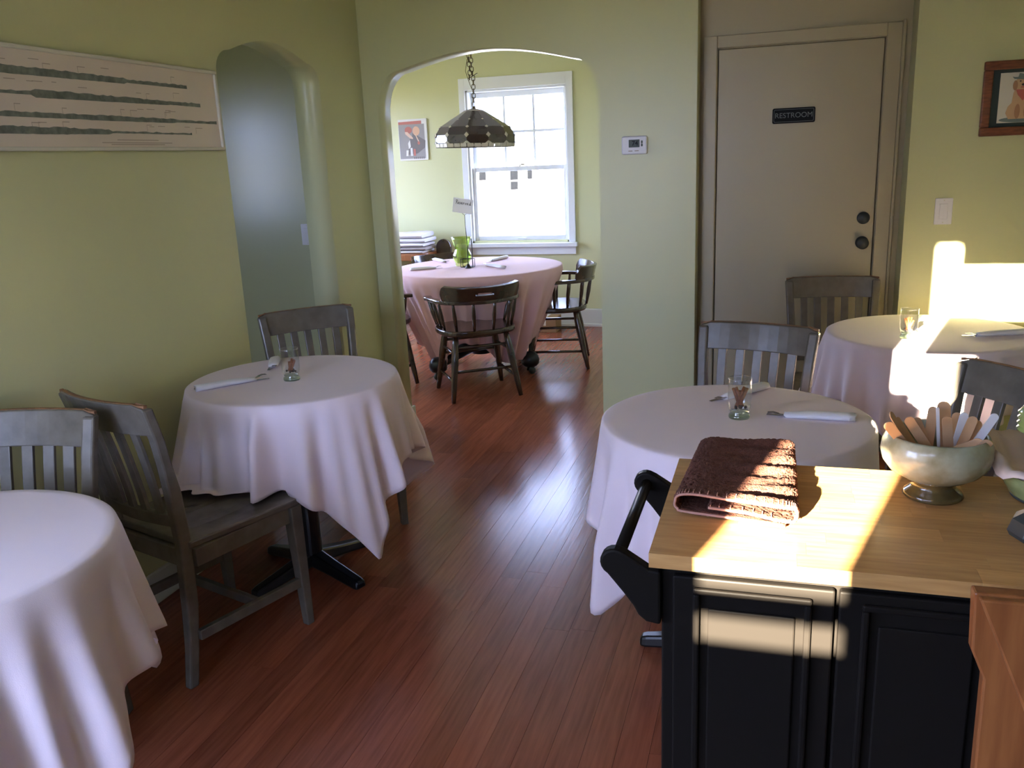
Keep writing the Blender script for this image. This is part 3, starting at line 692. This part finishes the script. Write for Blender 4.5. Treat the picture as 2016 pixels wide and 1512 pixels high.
# pink table on casters
t5 = thing('caster_table', 'large round table on black domed casters under the pink cloth', 'table', (*T5, 0))
MB().lathe([(.60, .715), (.605, .72), (.605, .742), (.60, .747)], 64).build('tabletop', 'dark', t5)
MB().lathe([(.07, .12), (.06, .3), (.05, .6), (.16, .70), (.16, .714)], 24).build('column', 'black', t5, smooth=True)
for a in (-16, -118, 160, 66):
    c, s = math.cos(rad(a)), math.sin(rad(a))
    MB().tube([(.04 * c, .04 * s, .18), (.2 * c, .2 * s, .15), (.40 * c, .40 * s, .11)], [.035, .033, .03], 10).build('foot', 'black', t5, smooth=True)
    cs = MB().lathe([(.002, .165), (.035, .158), (.058, .135), (.066, .105), (.062, .075), (.045, .058), (.002, .055)], 24, (.42 * c, .42 * s, 0)).build('caster_dome', 'black', t5, smooth=True)
    mb = MB(); mb.lathe([(.002, -.011), (.022, -.011), (.026, -.006), (.026, .006), (.022, .011), (.002, .011)], 20)
    mb.v = [(.435 * c + x_ * c - z_ * s, .435 * s + x_ * s + z_ * c, .0265 + y_) for x_, y_, z_ in mb.v]; mb.build('caster_wheel', 'iron', cs, smooth=True)
    MB().tube([(.43 * c, .43 * s, .06), (.435 * c, .435 * s, .03)], .006, 6).build('caster_fork', 'steel', cs)
drape('tablecloth', 'long dusty pink cloth on the big round table in the far room', T5, .61, .752, 1.09, rad(232), 'pink', 'far room tablecloth', 21, 19, .034, zmin=.11, flare=-.40)

# ------------------------------------------------------------------ table ware
ZP = ZT + .0042
def cup(c, label, tilts, seed):
    t = thing('glass_cup', label, 'glass', (c[0], c[1], ZP), 0, 'footed glass cups on the tables')
    prof_o = [(.0265, .018), (.029, .027), (.0315, .034), (.0325, .05), (.0325, .095), (.0318, .108), (.0325, .113)]
    prof = prof_o + [(.0312, .114), (.0302, .108), (.0308, .095), (.0308, .05), (.029, .035), (.024, .026), (.002, .024)]
    MB().lathe(prof, 40, cap=False).build('bowl', 'cup', t, smooth=True)
    MB().lathe([(.002, .0), (.028, .0), (.0295, .004), (.0285, .010), (.023, .015), (.0262, .019), (.002, .0235)], 40, cap=False).build('foot', 'cupbase', t, smooth=True)
    MB().tube([(.032 * math.cos(2 * PI * k / 40), .032 * math.sin(2 * PI * k / 40), .1135) for k in range(40)], .0012, 6, True).build('rim', 'cup', t, smooth=True)
    for i, (dx, dy, L) in enumerate(tilts):
        a = Vector((c[0] - dx * .35, c[1] - dy * .35, ZP + .031)); b_ = Vector((c[0] + dx, c[1] + dy, ZP + .031 + L))
        mb = MB(); u = (b_ - a).normalized(); sd_ = u.cross(Vector((0, 1, 0))).normalized() * .0042
        mb.tube([a + sd_, (a + b_) / 2 + sd_, b_ + sd_], .0042, 8); mb.tube([a - sd_, (a + b_) / 2 - sd_, b_ - sd_], .0042, 8)
        tag(mb.build('cinnamon_stick', 'cinnamon', smooth=True), ('leftmost', 'middle', 'rightmost')[sorted(tilts, key=lambda q: q[0]).index((dx, dy, L))] + ' cinnamon stick in the cup on ' + label.split(' on ')[-1], 'cinnamon stick', 'cinnamon sticks in ' + label.split(' on ')[-1])
    rg = random.Random(seed); mb = MB()
    for k in range(16):
        r, a = rg.uniform(0, .018), rg.uniform(0, 2 * PI)
        mb.lathe([(.001, -.004), (.004, -.002), (.004, .002), (.001, .004)], 6, (c[0] + r * math.cos(a), c[1] + r * math.sin(a), ZP + .031 + rg.uniform(0, .004)))
    tag(mb.build('spice_bits', 'spice', smooth=True), 'dark spice bits in the bottom of the cup on ' + label.split(' on ')[-1], 'spices', kind='stuff')
cup((-1.634, 2.60), 'footed glass cup of cinnamon sticks on the middle left table', [(.012, .004, .04), (.016, -.004, .045), (-.004, .006, .035)], 1)
cup((-.083, 2.378), 'footed glass cup of cinnamon sticks on the right front table', [(-.014, .0, .055), (.004, .006, .046), (.016, .002, .056)], 2)
cup((.495, 3.52), 'sunlit footed glass cup of cinnamon sticks on the sunny right table', [(.004, .002, .05), (-.01, .004, .046), (.012, .0, .04)], 3)
def napkin_roll(a, b_, label, z=ZP, knife=True, group='napkin-wrapped cutlery', w_=.023):
    a, b_ = Vector((*a, z)), Vector((*b_, z)); L = (b_ - a).length; ang = math.atan2(b_.y - a.y, b_.x - a.x)
    t = thing('napkin_roll', label, 'cutlery', a, ang, group)         # a: closed end, b: fork end
    nl = L - .045
    secs = []
    for k in range(9):
        q = k / 8; ww = w_ * (.95 - .25 * max(0, q - .6) / .4 + .05 * math.sin(q * 9)); hh = .022 * (1 - .35 * max(0, q - .6) / .4)
        secs.append([(q * nl + (.006 * math.sin(i * 2.2) if k in (0, 8) else 0), ww * math.cos(2 * PI * i / 12), hh / 2 + hh / 2 * math.sin(2 * PI * i / 12)) for i in range(12)])
    MB().sections(secs).build('napkin', 'napkin', t, smooth=True)
    MB().strip([(nl * .6, .006, .008), (nl + .012, .008, .010), (nl + .02, .009, .0125)], [.005, .008, .018], .0018, (0, 1, 0)).build('fork_neck', 'steel', t)
    for k in range(4): MB().strip([(nl + .018, .0025 + k * .0045, .0125), (nl + .032, .002 + k * .0048, .016), (nl + .047, .002 + k * .0048, .0145)], .0022, .0014, (0, 1, 0)).build('fork_tine', 'steel', t)
    if knife: MB().strip([(nl * .6, -.006, .006), (nl + .01, -.008, .0035), (nl + .05, -.012, .0028)], [.012, .015, .010], .0016, (0, 1, 0)).build('knife_blade', 'steel', t)
napkin_roll((-1.889, 2.406), (-1.738, 2.602), 'napkin-rolled fork and knife lying left of the cup on the middle left table')
napkin_roll((-1.86, 2.86), (-1.79, 2.72), 'napkin roll half hidden behind the cup on the middle left table')
napkin_roll((.218, 2.392), (-.005, 2.40), 'white napkin roll with fork tines showing right of the cup on the right front table')
napkin_roll((-.02, 2.70), (-.16, 2.52), 'napkin roll behind the cup with cutlery tips poking out, right front table')
napkin_roll((.93, 3.63), (.699, 3.558), 'napkin roll at the right edge of the sunny table')
Z5 = .7535
napkin_roll((-2.463, 5.594), (-2.285, 5.73), 'napkin roll nearest the left of the pink table', Z5)
napkin_roll((-2.52, 6.19), (-2.35, 6.02), 'napkin roll left behind the vase on the pink table', Z5)
napkin_roll((-1.80, 5.67), (-2.01, 5.885), 'napkin roll in front on the right half of the pink table', Z5)
napkin_roll((-1.98, 6.32), (-2.04, 6.07), 'napkin roll at the back right of the pink table, nearest the window', Z5)
# vase with candle, card stand, caddy
vs_ = thing('green_vase', 'green hurricane glass vase holding a candle on the pink table', 'vase', (-2.172, 5.862, Z5))
pr = [(.045, 0), (.052, .008), (.050, .02), (.060, .04), (.068, .062), (.066, .085), (.054, .108), (.050, .125), (.056, .155), (.066, .185), (.074, .205), (.0715, .205), (.063, .185), (.052, .153), (.046, .125), (.050, .108), (.062, .085), (.064, .062), (.055, .038), (.04, .022), (.002, .02)]
MB().lathe(pr, 36, cap=False).build('glass_body', 'vase', vs_, smooth=True)
cd = thing('candle', 'thick olive candle standing inside the green glass vase', 'candle', (-2.172, 5.862, Z5 + .021))
MB().lathe([(.002, 0), (.037, 0), (.038, .004), (.038, .128), (.034, .134), (.002, .130)], 28, cap=False).build('wax', 'candle', cd, smooth=True); MB().tube([(0, 0, .13), (.001, 0, .142)], .0012, 6).build('wick', 'black_ink', cd)
cs = thing('card_stand', 'thin black wire card stand rising beside the vase', 'card holder', (-2.077, 5.72, Z5))
MB().lathe([(.002, 0), (.022, 0), (.024, .004), (.016, .014), (.008, .03), (.002, .032)], 24, cap=False).build('base', 'black', cs, smooth=True)
MB().tube([(0, 0, .02), (.004, 0, .14), (-.006, 0, .30), (-.006, 0, .372)], [.004, .003, .0022, .0022], 8).build('rod', 'black', cs)
MB().tube([(-.006 + .015 * math.cos(2 * PI * k / 20), 0, .386 + .015 * math.sin(2 * PI * k / 20)) for k in range(20)], .0016, 6, True).build('ring', 'black', cs)
rc = thing('reserved_card', 'white card handwritten Reserved clipped in the wire stand', 'card', (-2.092, 5.7185, Z5 + .432), 0); rc.rotation_euler = (0, rad(9), 0)
MB().box(-.074, .074, -.0006, .0006, -.05, .05).build('card', 'napkin', rc)
strokes = [[(-.064, .008), (-.062, .036)], [(-.066, .034), (-.056, .038), (-.052, .030), (-.060, .024), (-.050, .010)],
           [(-.047, .017), (-.040, .019), (-.041, .024), (-.046, .022), (-.046, .012), (-.039, .011)], [(-.030, .024), (-.035, .021), (-.030, .016), (-.034, .011), (-.037, .012)],
           [(-.025, .017), (-.018, .019), (-.019, .024), (-.024, .022), (-.024, .012), (-.017, .011)], [(-.011, .010), (-.011, .023), (-.010, .019), (-.004, .023)],
           [(.002, .023), (.007, .010), (.013, .023)], [(.018, .017), (.025, .019), (.024, .024), (.019, .022), (.019, .012), (.026, .011)], [(.042, .012), (.035, .010), (.033, .016), (.037, .021), (.042, .018)], [(.044, .037), (.043, .010), (.048, .010)]]
mb = MB()
for s_ in strokes: mb.tube([(x_ + .012, -.0012, z_) for x_, z_ in s_], .0017, 5)
mb.build('handwriting', 'black_ink', rc)
cy = thing('wire_caddy', 'small square black wire caddy at the foot of the vase', 'caddy', (-2.10, 5.775, Z5))
for s_ in (-1, 1):
    MB().tube([(s_ * .045, -.022, .003), (s_ * .045, -.022, .06), (s_ * .045, .022, .06), (s_ * .045, .022, .003)], .0022, 6, True).build('side_loop', 'black', cy)
for y_ in (-.022, .022):
    for z_ in (.004, .06): MB().tube([(-.045, y_, z_), (.045, y_, z_)], .0022, 6).build('wire', 'black', cy)
MB().box(-.045, .045, -.022, .022, .001, .004).build('tray', 'black', cy)
MB().tube([(.03, .022, .004), (.03, .022, .16), (.027, .022, .20)], .0035, 6).build('handle_rod', 'black', cy)

# ------------------------------------------------------------------ hanging lamp
LX, LY, LZ = -2.03, 5.86, 1.578
lp_ = thing('pendant_lamp', 'dark plum stained-glass pendant lamp with cream border hanging on a chain', 'lamp', (LX, LY, LZ)); lp_.rotation_euler = (rad(0), rad(1.5), rad(8))
prof = [(.276, .0), (.281, .024), (.280, .078), (.247, .131), (.164, .182), (.074, .236)]
NP = 12
def ring_pt(r, z, a): return Vector((r * math.cos(a), r * math.sin(a), z))
for k in range(NP):
    a0, a1 = 2 * PI * k / NP, 2 * PI * (k + 1) / NP
    vs = []; fs = []
    for r, z in prof[1:]:
        p, q = ring_pt(r, z, a0), ring_pt(r, z, a1); vs += [p, q]
    fs = [(2 * i, 2 * i + 1, 2 * i + 3, 2 * i + 2) for i in range(len(prof) - 2)]
    MB().add(vs, fs).build('glass_panel', 'lamp', lp_, solid=.004)
    p, q, r2, s2 = ring_pt(.074, .236, a0), ring_pt(.074, .236, a1), ring_pt(.058, .244, a1), ring_pt(.058, .244, a0)
    MB().add([p, q, r2, s2], [(0, 1, 2, 3)]).build('crown_tile', 'lampcream', lp_, solid=.004)
    for i in range(3):
        e0, e1 = ring_pt(.2775, 0, a0), ring_pt(.2775, 0, a1); f0, f1 = ring_pt(.2825, .023, a0), ring_pt(.2825, .023, a1); u, v = i / 3 + .02, (i + 1) / 3 - .02
        MB().add([e0.lerp(e1, u), e0.lerp(e1, v), f0.lerp(f1, v), f0.lerp(f1, u)], [(0, 1, 2, 3)]).build('border_tile', 'lampcream', lp_, solid=.004)
    c_ = math.cos(PI / NP)
    for (rr, zz, hw, hh) in ((.2795, .078, .016, .018), (.247, .131, .012, .011), (.166, .181, .008, .007)):
        o_ = ring_pt(rr + .004, zz, a0); tn = Vector((-math.sin(a0), math.cos(a0), 0)); rd = Vector((math.cos(a0), math.sin(a0), 0)); sl_ = {.078: -.3, .131: -1.1, .181: -1.6}[zz]; up = (Vector((0, 0, 1)) + rd * sl_).normalized()
        MB().add([o_ + up * hh, o_ + tn * hw - rd * .002, o_ - up * hh, o_ - tn * hw - rd * .002], [(0, 1, 2, 3)]).build('diamond', 'lampcream', lp_, solid=.003)
    o_ = ring_pt(.282, .023, a0); tn = Vector((-math.sin(a0), math.cos(a0), 0))
    MB().add([o_ + tn * .024, o_ - tn * .024, o_ + Vector((0, 0, .018)) - Vector((math.cos(a0), math.sin(a0), 0)) * .003], [(0, 1, 2)]).build('border_peak', 'lampcream', lp_, solid=.006)
mb = MB()
for k in range(NP):
    a0 = 2 * PI * k / NP; mb.tube([ring_pt(r, z, a0) for r, z in prof], .0022, 5)
for r, z in ((.277, 0), (.282, .024), (.074, .236), (.058, .244)): mb.tube([ring_pt(r, z, 2 * PI * k / NP) for k in range(NP)], .0026, 5, True)
mb.build('lead_came', 'lead', lp_)
MB().lathe([(.060, .243), (.04, .250), (.012, .255), (.010, .27), (.002, .27)], 24, cap=False).build('cap', 'brass', lp_)
def link(c_, flat_, L=.036, w_=.012):
    pts = []
    for k in range(16):
        a = 2 * PI * k / 16; x_, z_ = w_ * math.cos(a), (L / 2 - w_) * (1 if math.sin(a) > 0 else -1) + w_ * math.sin(a)
        pts.append((c_[0] + (x_ if flat_ else 0), c_[1] + (0 if flat_ else x_), c_[2] + z_))
    return MB().tube(pts, .0030, 6, True)
zc = .282; k = 0
while zc < ZC - LZ - .01:
    link((.0 - .012 * (zc > .45) * min(1, (zc - .45) / .08), 0, zc), k % 2 == 0).build('chain_link', 'brass', lp_, smooth=True); zc += .0285; k += 1
for j in range(6): link((-.028 + .004 * math.sin(j), .006, .46 + j * .0285), j % 2 == 1).build('chain_link', 'brass', lp_, smooth=True)
MB().tube([(-.01, 0, .27), (-.004, .004, .36), (-.03, .0, .43), (-.052, .0, .50), (-.04, 0, .57), (-.015, 0, .64), (-.012, 0, ZC - LZ)], .0022, 6).build('cord', 'brass', lp_)
MB().tube([(-.035, 0, .452), (0, .004, .47), (.03, 0, .485)], .003, 6).build('chain_hook', 'brass', lp_)

# ------------------------------------------------------------------ linens, side stand, box in the far room
st = thing('wood_side_stand', 'small orange wood stand with rounded front against the far wall', 'stand', (-3.24, 7.20, 0))
top = [(-.32, -.20)] + [(.22 + .08 * math.sin(k / 6 * PI / 2), -.20 + .08 * (1 - math.cos(k / 6 * PI / 2))) for k in range(7)] + [(.30, .22), (-.32, .22)]
MB().prism(top, .655, .715, 'z').build('top', 'orange', st, bevel=.006)
for sx, sy in ((-.28, -.15), (.24, -.13), (-.28, .18), (.26, .18)): MB().box(sx - .02, sx + .02, sy - .02, sy + .02, .0005, .655).build('leg', 'orange', st, bevel=.004)
lab = ['bottom folded white linen in the stack on the orange stand', 'second folded linen from the bottom of the stack', 'middle folded taupe-edged linen in the stack', 'second folded linen from the top of the stack', 'topmost folded white linen, corner peaked, on the stack']
zz = .7155
for i in range(5):
    h_ = (.022, .026, .030, .034, .040)[i]; mb = MB(); secs = []
    x0_, x1_ = -3.50, -2.98 + (.0, .03, .01, .025, .005)[i]
    for k in range(9):
        q = k / 8; X = x0_ + (x1_ - x0_) * q; dz = .004 * math.sin(q * 7 + i * 2); hh = h_ * (1.0 if q < .9 else .9)
        secs.append([(X, 7.06 + .01 * math.sin(i * 3), zz + .001 + dz * .0), (X, 7.035 + .01 * math.sin(i * 3), zz + hh * .5), (X, 7.06 + .01 * math.sin(i * 3), zz + hh), (X, 7.32, zz + hh + dz), (X, 7.34, zz + hh * .5), (X, 7.32, zz + .001)])
    mb.sections(secs); o = mb.build('folded_linen', 'linen' if i != 1 else 'linendark', bevel=.004)
    tag(o, lab[i], 'linen', 'stack of folded linens'); zz += h_ + .0055
ac = thing('dark_chair_back', 'dark rounded wooden chair back showing beside the linen stack', 'chair', (-2.795, 7.28, 0))
MB().prism([(-.14, .60)] + [(-.14 + .07 + .0 - .07 * math.cos(k / 10 * PI), .75 + .07 * math.sin(k / 10 * PI)) for k in range(11)] + [(.0, .60)], -.02, .02, 'y').build('crest', 'dark', ac, bevel=.006)
for x_ in (-.12, -.02): MB().tube([(x_, 0, .0005), (x_, 0, .61)], .014, 10).build('post', 'dark', ac, smooth=True)
bx_ = thing('cardboard_box', 'brown cardboard box on the floor under the far window', 'box', (-1.93, 7.26, 0))
MB().box(-.09, .11, -.09, .11, .0005, .13).build('carton', 'cardboard', bx_, bevel=.002); MB().box(-.02, .02, -.0905, .1105, .06, .131).build('tape', 'paper', bx_)

# ------------------------------------------------------------------ butcher-block cart
ct = thing('kitchen_cart', 'black kitchen cart with a light butcher-block top at the right front', 'cart', (0, 0, 0))
CX0, CX1, CY0, CY1, CZ = -.165, .66, 1.165, 1.585, .91
MB().box(-.148, .64, 1.182, 1.57, .10, .888).build('cabinet', 'cartblack', ct, bevel=.003)
for a, c in ((-.13, .096), (.102, .328)):
    d = MB().box(a, c, 1.168, 1.182, .14, .876).build('door', 'cartblack', ct, bevel=.003)
    in0, in1, b0, b1 = a + .03, c - .03, .2, .852
    for q0, q1, r0, r1 in ((in0, in1, b1, b1 + .010), (in0, in1, b0 - .010, b0), (in0, in0 + .010, b0, b1), (in1 - .010, in1, b0, b1)):
        MB().box(q0, q1, 1.160, 1.168, r0, r1).build('moulding', 'cartblack', d, bevel=.003)
    MB().box(in0 + .022, in1 - .022, 1.163, 1.168, b0 + .022, b1 - .022).build('raised_panel', 'cartblack', d, bevel=.004)
for x_ in (-.11, .60):
    for y_ in (1.22, 1.53):
        mb = MB(); mb.lathe([(.002, -.012), (.036, -.012), (.04, -.006), (.04, .006), (.036, .012), (.002, .012)], 20); mb.v = [(x_ + z_, y_ + a, .041 + b_) for a, b_, z_ in mb.v]; mb.build('caster', 'iron', ct, smooth=True)
        MB().box(x_ - .02, x_ + .02, y_ - .02, y_ + .02, .075, .10).build('caster_plate', 'iron', ct)
br = [(-.148, .878), (-.165, .880), (-.20, .902)] + [(-.218 + .022 * math.cos(a), .886 + .022 * math.sin(a)) for a in [rad(q) for q in range(70, 260, 19)]] + [(-.205, .838), (-.19, .818), (-.182, .803), (-.17, .793), (-.148, .79)]
for y0_, y1_ in ((1.170, 1.192), (1.50, 1.522)): MB().prism(br, y0_, y1_).build('handle_bracket', 'cartblack', ct, bevel=.004)
MB().tube([(-.216, 1.192, .886), (-.216, 1.50, .886)], .010, 14).build('towel_bar', 'cartblack', ct, smooth=True)
top = MB().box(CX0 + .002, CX1 - .002, CY0 + .002, CY1 - .002, .8885, .9085).build('worktop', 'block', ct)
nr = 10; dy = (CY1 - CY0) / nr; rg = random.Random(11)
stv = MB().box(-.5, .5, -.5, .5, -.5, .5).build('stave', 'block', top); first = True
for r in range(nr):
    x_ = CX0
    while x_ < CX1 - .001:
        L = rg.uniform(.10, .34); x2 = min(CX1, x_ + L); x2 = CX1 if CX1 - x2 < .06 else x2
        o = stv if first else stv.copy()
        if not first: COL.objects.link(o)
        first = False; o.parent = top
        o.location = ((x_ + x2) / 2, CY0 + (r + .5) * dy, .8985); o.scale = (x2 - x_ - .0002, dy - .0002, .023); x_ = x2

# brown towel: one long sheet folded in a flat loop, its bound edge to the front
tw = thing('brown_towel', 'folded brown terry towel with stitched edge on the butcher block', 'towel', (-.05, 1.462, .9105))
def fold_path(q):        # cross-section of the folded sheet, x and z
    P = [(.078, .005), (-.07, .005), (-.090, .010), (-.094, .019), (-.086, .029), (-.06, .033), (.0, .031), (.06, .032), (.085, .031), (.094, .026), (.093, .017), (.082, .013), (.03, .0165), (-.04, .017)]
    f = q * (len(P) - 1); i = min(int(f), len(P) - 2); u = f - i
    p0, p1, p2, p3 = P[max(i - 1, 0)], P[i], P[i + 1], P[min(i + 2, len(P) - 1)]
    def cr(a, b_, c, d_): return .5 * (2 * b_ + (c - a) * u + (2 * a - 5 * b_ + 4 * c - d_) * u * u + (3 * b_ - a - 3 * c + d_) * u ** 3)
    return cr(p0[0], p1[0], p2[0], p3[0]), cr(p0[1], p1[1], p2[1], p3[1])
NQ, NY = 170, 100; vs = []; fs = []; rg = random.Random(5)
def tw_pt(q, v):
    x_, z_ = fold_path(q); y_ = -.155 + .31 * v
    y_ -= .018 * (1 - v) * math.exp(-((x_ - .075) / .05) ** 2) - .012 * (1 - v) * (x_ < 0) * min(1, -x_ / .09)
    z_ += (.0022 * math.sin(26 * v + 14 * x_) + .0016 * math.sin(41 * v - 20 * x_)) * (z_ > .022) * (x_ > -.03) * min(1, (x_ + .03) / .05) + (.004 * math.exp(-((v - .02) / .1) ** 2)) * (z_ > .022)
    x_ = x_ * (1 - .10 * v) + .008 * v
    return Vector((x_, y_, z_))
for i in range(NQ + 1):
    for j in range(NY + 1):
        p = tw_pt(i / NQ, j / NY); j_ = .0013
        vs.append((p.x + rg.uniform(-j_, j_), p.y + rg.uniform(-j_, j_), p.z + rg.uniform(-j_, j_)))
for i in range(NQ):
    for j in range(NY): k = i * (NY + 1) + j; fs.append((k, k + NY + 1, k + NY + 2, k + 1))
MB().add(vs, fs).build('terry_cloth', 'towel', tw, solid=.006, smooth=True)
mb = MB(); path = [tw_pt(i / NQ, 0) + Vector((0, -.001, 0)) for i in range(NQ + 1)]; mb.tube(path, .0022, 6); mb.build('edge_binding', 'stitch', tw, smooth=True)
mb = MB()
for i in range(1, NQ, 3):
    a, b_ = tw_pt(i / NQ, 0), tw_pt(i / NQ, .035); n_ = Vector((0, 0, .0042)) if fold_path(i / NQ)[1] > .014 else Vector((0, 0, -.003)); mb.tube([a, a + n_, b_ + n_], .0009, 5)
mb.build('blanket_stitch', 'stitch', tw)

# pottery bowl with sticks
BW = Vector((.263, 1.475, .9105))
bo = thing('pottery_bowl', 'footed celadon pottery bowl full of wooden sticks on the butcher block', 'bowl', BW)
po = [(.040, .030), (.052, .036), (.070, .047), (.081, .062), (.085, .078), (.083, .094), (.077, .107), (.0745, .1095), (.072, .107), (.077, .094), (.079, .078), (.075, .062), (.062, .048), (.03, .040), (.002, .038)]
MB().lathe(po, 56, cap=False).build('vessel', 'bowl', bo, smooth=True)
MB().lathe([(.002, .001), (.044, .0), (.047, .003), (.044, .009), (.036, .015), (.032, .022), (.036, .029), (.053, .0362), (.04, .031), (.002, .03)], 48, cap=False).build('foot_ring', 'bowlfoot', bo, smooth=True)
def stick_mesh(L, w_, t_, name, mat):
    P = [(-w_ / 2, 0)]
    P = [(w_ / 2 * math.cos(a), -L / 2 + w_ / 2 + w_ / 2 * math.sin(a)) for a in [PI + k / 8 * PI for k in range(9)]] + [(w_ / 2 * math.cos(a), L / 2 - w_ / 2 + w_ / 2 * math.sin(a)) for a in [k / 8 * PI for k in range(9)]]
    return MB().prism(P, -t_ / 2, t_ / 2, 'y')
ST = [  # tip pixel, base pixel, depth offset of tip, kind, label
    (1745, 832, 1800, 900, -.05, 'w', 'wooden stick with sunlit tip leaning out at the far left of the bowl'), (1752, 812, 1810, 905, -.02, 'w', 'left wooden stick standing edge-on beside the sunlit tip'),
    (1765, 822, 1815, 900, .0, 'w', 'wooden stick just right of the edge-on bunch'), (1786, 822, 1838, 900, -.03, 'w', 'broad wooden stick slanting in the left middle of the bowl'),
    (1802, 822, 1830, 895, .02, 'w', 'wooden stick tip peeking behind the broad slanting stick'), (1838, 800, 1825, 890, .03, 'w', 'tall wooden stick left of the cotton-tipped rod'),
    (1858, 790, 1858, 890, .05, 'W', 'widest tallest wooden stick at the back of the bowl'), (1864, 820, 1868, 900, -.03, 'w', 'upright wooden stick in the front centre of the bowl'),
    (1846, 802, 1848, 893, -.01, 'p', 'thin white plastic rod with a round tip in the bowl'), (1886, 812, 1868, 890, .02, 'w', 'short wooden stick behind the white plastic handle'),
    (1900, 812, 1878, 890, .0, 'P', 'wide white plastic handle right of centre in the bowl'), (1918, 820, 1885, 895, -.01, 'w', 'pale wooden stick leaning right next to the white handle'),
    (1928, 828, 1890, 895, .01, 'w', 'brown wooden stick leaning right, second from the plastic spoon'), (1962, 815, 1905, 895, .0, 'P', 'white plastic spoon handle leaning farthest right'),
    (1935, 868, 1868, 892, -.03, 'w', 'wooden stick lying low across the right of the bowl'), (1950, 868, 1908, 897, -.045, 'w', 'pale stick resting on the right rim of the bowl'),
]
for (tx, ty, bx2, by2, dy_, kind, lb) in ST:
    tip = at_y(tx, ty, BW.y + dy_); base = at_y(bx2, by2, BW.y + dy_ * .2)
    base = Vector((max(BW.x - .055, min(BW.x + .055, base.x)), base.y, max(base.z, BW.z + .058)))
    ax = (tip - base); L = ax.length + .012; ax.normalize()
    w_ = {'w': .0155, 'W': .021, 'p': .005, 'P': .013}[kind]; t_ = .0017 if kind in 'wW' else .003
    o = stick_mesh(L, w_, t_, 'stick', None).build('wooden_stick' if kind in 'wW' else 'plastic_handle', 'stick' if kind in 'wW' else 'plastic', bevel=.0004)
    zax = ax; fwd = Vector((0, 1, 0)); fwd = (fwd - zax * fwd.dot(zax)).normalized()
    if 'edge-on' in lb: fwd = Matrix.Rotation(rad(65), 3, zax) @ fwd
    xax = fwd.cross(zax).normalized()
    o.matrix_world = Matrix(((xax.x, fwd.x, zax.x, 0), (xax.y, fwd.y, zax.y, 0), (xax.z, fwd.z, zax.z, 0), (0, 0, 0, 1))); o.location = (tip + base) / 2 - ax * .006
    tag(o, lb, 'stick' if kind in 'wW' else 'plastic utensil', 'sticks and handles in the pottery bowl')
# dish with paper liner, dark iron piece and green knob at the right edge of the cart
dsh = thing('green_dish', 'green ribbed stoneware dish beside the pottery bowl at the right edge', 'dish', (.452, 1.50, .9105))
MB().lathe([(.002, .0), (.062, .0), (.072, .008), (.082, .026), (.090, .046), (.0865, .046), (.078, .027), (.066, .011), (.002, .008)], 48, cap=False).build('body', 'dish', dsh, smooth=True)
MB().tube([(.066 * math.cos(2 * PI * k / 40), .066 * math.sin(2 * PI * k / 40), .003) for k in range(40)], .003, 6, True).build('base_line', 'iron', dsh, smooth=True)
n_ = 48; vs = [(0, 0, .030)]; fs = []
rg = random.Random(2)
for j, (r, z) in enumerate(((.04, .03), (.075, .036), (.089, .052), (.098, .060), (.104, .048))):
    for k in range(n_):
        a = 2 * PI * k / n_; wv = .006 * math.sin(7 * a + j) * (j / 4) + .004 * math.sin(13 * a); sq = 1 + .22 * abs(math.sin(2 * a)) * (j / 4)
        vs.append((r * sq * math.cos(a), r * sq * math.sin(a), z + wv + (.02 * max(0, math.cos(a - 2.6)) * (j >= 2))))
for k in range(n_): fs.append((0, 1 + k, 1 + (k + 1) % n_))
for j in range(4):
    for k in range(n_): fs.append((1 + j * n_ + k, 1 + j * n_ + (k + 1) % n_, 1 + (j + 1) * n_ + (k + 1) % n_, 1 + (j + 1) * n_ + k))
o = MB().add(vs, fs).build('paper_liner', 'paperliner', smooth=True, solid=.0008); o.location = (.452, 1.50, .917)
tag(o, 'crumpled brownish paper liner draped in the green dish', 'paper')
gj = thing('ribbed_bottle', 'bottle with dark faceted base and green ribbed top, right edge of cart', 'bottle', (.388, 1.335, .9105))
MB().lathe([(.042, .0), (.046, .008), (.040, .026), (.020, .040), (.013, .048), (.011, .15), (.002, .15)], 8, cap=False).build('base', 'iron', gj)
pr = [(.002, .142), (.02, .146), (.036, .158)]
for k in range(6): pr += [(.047 - .006 * (k > 3) - .006 * (k > 4), .164 + k * .008), (.043 - .006 * (k > 3) - .006 * (k > 4), .168 + k * .008)]
pr += [(.016, .214), (.002, .216)]
MB().lathe(pr, 36, cap=False).build('ribbed_top', 'leafgreen', gj, smooth=True)

# orange wood panel standing in front of the cart's right end
wp = thing('orange_wood_stand', 'orange wooden stand with a notched edge in front of the cart, lower right corner', 'stand', (0, 0, 0))
MB().prism([(.258, .919), (.74, .919), (.74, .0005), (.285, .0005), (.280, .645), (.279, .795), (.262, .835)], 1.118, 1.142).build('end_panel', 'orange', wp, bevel=.003)
MB().prism([(.262, .917), (.74, .917), (.74, .40), (.40, .40), (.336, .742)], 1.104, 1.118).build('leaning_lid', 'orange', wp, bevel=.003)
MB().box(.72, .74, .80, 1.118, .0005, .917).build('side_panel', 'orange', wp, bevel=.003)
